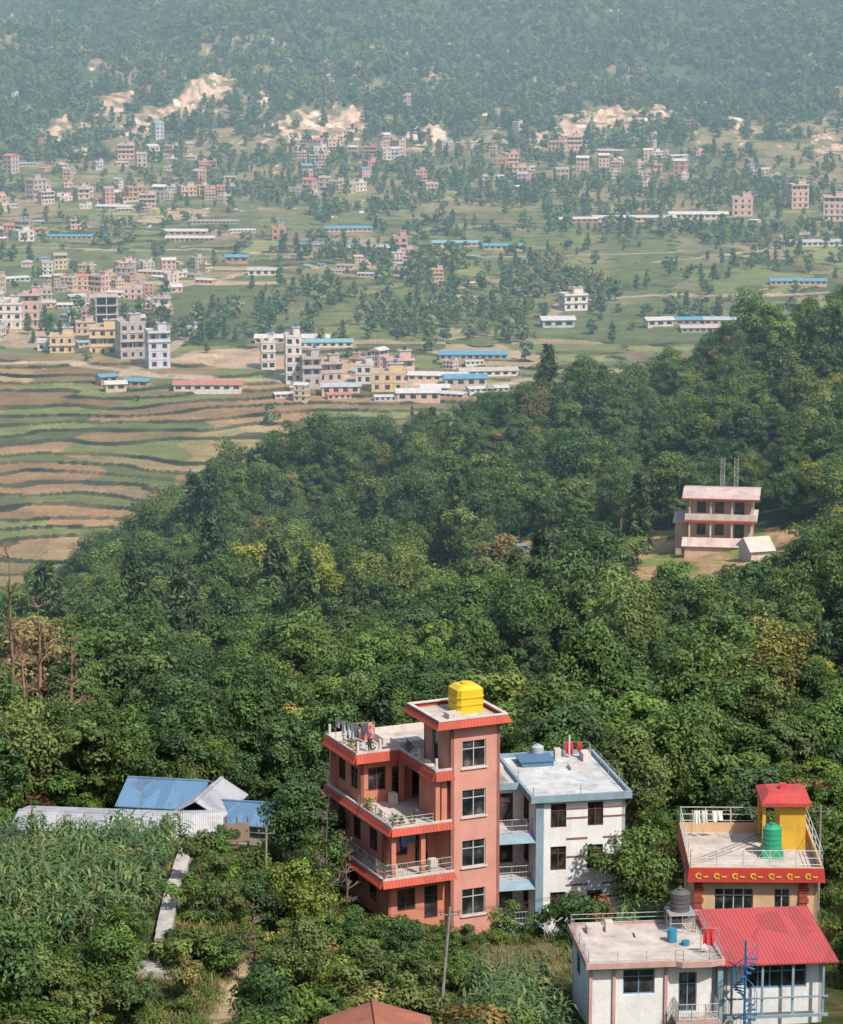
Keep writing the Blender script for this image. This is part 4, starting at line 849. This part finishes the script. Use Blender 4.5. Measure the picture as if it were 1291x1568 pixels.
def pole(x,y,h_,lx=0,name='utility_pole'):
    z=hz(x,y); t=MB(); t.beam((0,0,-.5),(lx,0,h_),.2,0,.13,8); t.beam((lx-.5,0,h_-.4),(lx+.5,0,h_-.4),.07)
    for a in (-.45,0,.45): t.cyl(lx+a,0,h_-.36,h_-.2,.05)
    o=t.obj(name,paint('weathered_wood',(.30,.27,.24),.9,.3,3,.2)); o.location=(x,y,z); return (x+lx,y,z+h_-.3)
a=pole(.9,141.5,6.6,.55); c3=pole(-9.5,169,5.5,.1); d4=pole(24,168,7,0)
wr=MB()
for p,q in ((a,c3),(a,d4)):
    for off in (-.45,0,.45):
        pts=[Vector(p).lerp(Vector(q),k/14)+Vector((off,0,-1.1*math.sin(math.pi*k/14))) for k in range(15)]
        for u,v in zip(pts,pts[1:]): wr.beam(u,v,.02,n=4)
wr.obj('power_lines',TK)
# ------------------------------------------------------------------ people
SK=paint('skin',(.30,.16,.10),.6,.05,5,0); HR=paint('black_hair',(.02,.015,.012),.5,.05,5,0)
def person(x,y,z,rz,shirt,trouser,pose=0,name='person'):
    v={};Vv=[];E=[];Rr=[]
    def a(k,p,r,par=None):
        v[k]=len(Vv);Vv.append(p);Rr.append(r)
        if par: E.append((v[par],v[k]))
    a('pel',(0,0,.95),.13);a('sp',(0,0,1.15),.12,'pel');a('ch',(0,0,1.36),.145,'sp');a('nk',(0,.0,1.5),.055,'ch');a('hd',(0,-.02,1.6),.085,'nk');a('tp',(0,0,1.7),.075,'hd')
    for s,n_ in ((-1,'l'),(1,'r')):
        up=pose==1 and s>0
        a('sh'+n_,(s*.19,0,1.4),.06,'ch')
        el=(s*.27,-.03,1.13) if not up else (s*.3,-.2,1.25); ha=(s*.27,-.16,.9) if not up else (s*.25,-.45,1.38)
        a('el'+n_,el,.043,'sh'+n_);a('wr'+n_,ha,.03,'el'+n_)
        d=(Vector(ha)-Vector(el)).normalized(); pm=Vector(ha)+d*.07; a('pm'+n_,tuple(pm),.034,'wr'+n_)
        for k in range(4): a('f%d'%k+n_,tuple(pm+d*(.085-.01*abs(k-1.5))+Vector((0,(k-1.5)*.022,-.01))),.009,'pm'+n_)
        a('th'+n_,tuple(pm+d*.02+Vector((-s*.05,-.02,0))),.011,'pm'+n_)
        a('hp'+n_,(s*.09,0,.88),.095,'pel');a('kn'+n_,(s*.1,-.04-.06*(s>0),.5),.062,'hp'+n_);a('an'+n_,(s*.11,.02-.05*(s>0),.09),.04,'kn'+n_);a('ft'+n_,(s*.12,-.15,.04),.035,'an'+n_)
    me=bpy.data.meshes.new('body'); me.from_pydata(Vv,E,[]); o=bpy.data.objects.new('tmp',me); COL.objects.link(o)
    md=o.modifiers.new('s','SKIN'); md.use_smooth_shade=True
    for i,r in enumerate(Rr): me.skin_vertices[0].data[i].radius=(r,r*.85 if r>.1 else r); me.skin_vertices[0].data[i].use_root=(i==0)
    o.modifiers.new('b','SUBSURF').levels=1
    dg=bpy.context.evaluated_depsgraph_get(); bm=bpy.data.meshes.new_from_object(o.evaluated_get(dg)); bpy.data.objects.remove(o)
    bm.materials.clear()
    for m in (SK,shirt,trouser,HR): bm.materials.append(m)
    for p in bm.polygons:
        c=p.center; arm=abs(c.x)>.2
        if c.z>1.6+.06*(c.y<-.03) : p.material_index=3
        elif c.z>1.49: p.material_index=0
        elif arm and (Vector(c)-Vector((.19*(1 if c.x>0 else -1),0,1.4))).length>.36: p.material_index=0
        elif c.z>.9: p.material_index=1
        elif c.z>.1: p.material_index=2
        else: p.material_index=3
    e=empty(name,(x,y,z),rz); b_=bpy.data.objects.new('body',bm); COL.objects.link(b_); b_.parent=e
    t=MB(); t.add([(-.015,-.105,1.6),(.015,-.105,1.6),(0,-.14,1.605),(0,-.1,1.65)],[(0,1,2),(1,3,2),(3,0,2)]); t.box(-.03,-.105,1.555,.03,-.1,1.562); t.obj('nose_and_mouth',SK,e)
    t=MB(); t.box(-.045,-.104,1.635,-.02,-.098,1.648); t.box(.02,-.104,1.635,.045,-.098,1.648); t.obj('eyes',HR,e)
def loc(e,p):
    m=Matrix.Translation(e.location)@Matrix.Rotation(e.rotation_euler[2],4,'Z'); return m@Vector(p)
cl_=lambda n,c:paint('wear_'+n,c,.9,.1,5,0)
for par,p,rz,s,t_,po in [(ph,(-2.6,6.4,9.33),-.6,cl_('pink',(.65,.25,.33)),cl_('dark',(.06,.05,.07)),1)]:
    q=loc(par,p); person(q.x,q.y,q.z,rz,s,t_,po)
# ------------------------------------------------------------------ haze filling the valley and the air over the wooded hill
hb=MB(); hb.box(-3000,215,-260,3000,6500,260); hm=bpy.data.materials.new('valley_haze'); hm.use_nodes=True; nt=hm.node_tree; nt.nodes.clear()
vo=nt.nodes.new('ShaderNodeVolumeScatter'); vo.inputs['Color'].default_value=(.5,.84,1,1); vo.inputs['Density'].default_value=.0003; vo.inputs['Anisotropy'].default_value=-.1
mo=nt.nodes.new('ShaderNodeOutputMaterial'); nt.links.new(vo.outputs[0],mo.inputs['Volume']); hb.obj('haze',hm)
# ------------------------------------------------------------------ light, sky, camera
az=math.radians(142); el=math.radians(50)
wd=bpy.data.worlds.new('World'); scene.world=wd; wd.use_nodes=True; nt=wd.node_tree; sk=nt.nodes.new('ShaderNodeTexSky'); sk.sky_type='NISHITA'; sk.sun_disc=False; sk.sun_elevation=el; sk.sun_rotation=az; sk.dust_density=2
nt.links.new(sk.outputs[0],nt.nodes['Background'].inputs[0]); nt.nodes['Background'].inputs[1].default_value=.15
sl=bpy.data.lights.new('sun','SUN'); sl.energy=5; sl.angle=math.radians(.7); sl.color=(1,.94,.85); so3=bpy.data.objects.new('sun',sl); COL.objects.link(so3)
so3.rotation_euler=Vector((math.sin(az)*math.cos(el),math.cos(az)*math.cos(el),math.sin(el))).to_track_quat('Z','Y').to_euler()
cam=bpy.data.cameras.new('camera'); co=bpy.data.objects.new('camera',cam); COL.objects.link(co); cam.sensor_fit='VERTICAL'; cam.sensor_height=24; cam.lens=24/(2*math.tan(math.radians(10))); co.location=(0,0,0); co.rotation_euler=(math.radians(79),0,0); cam.clip_start=1; cam.clip_end=15000
scene.camera=co
scene.view_settings.view_transform='Standard'; scene.view_settings.look='None'; scene.view_settings.exposure=0
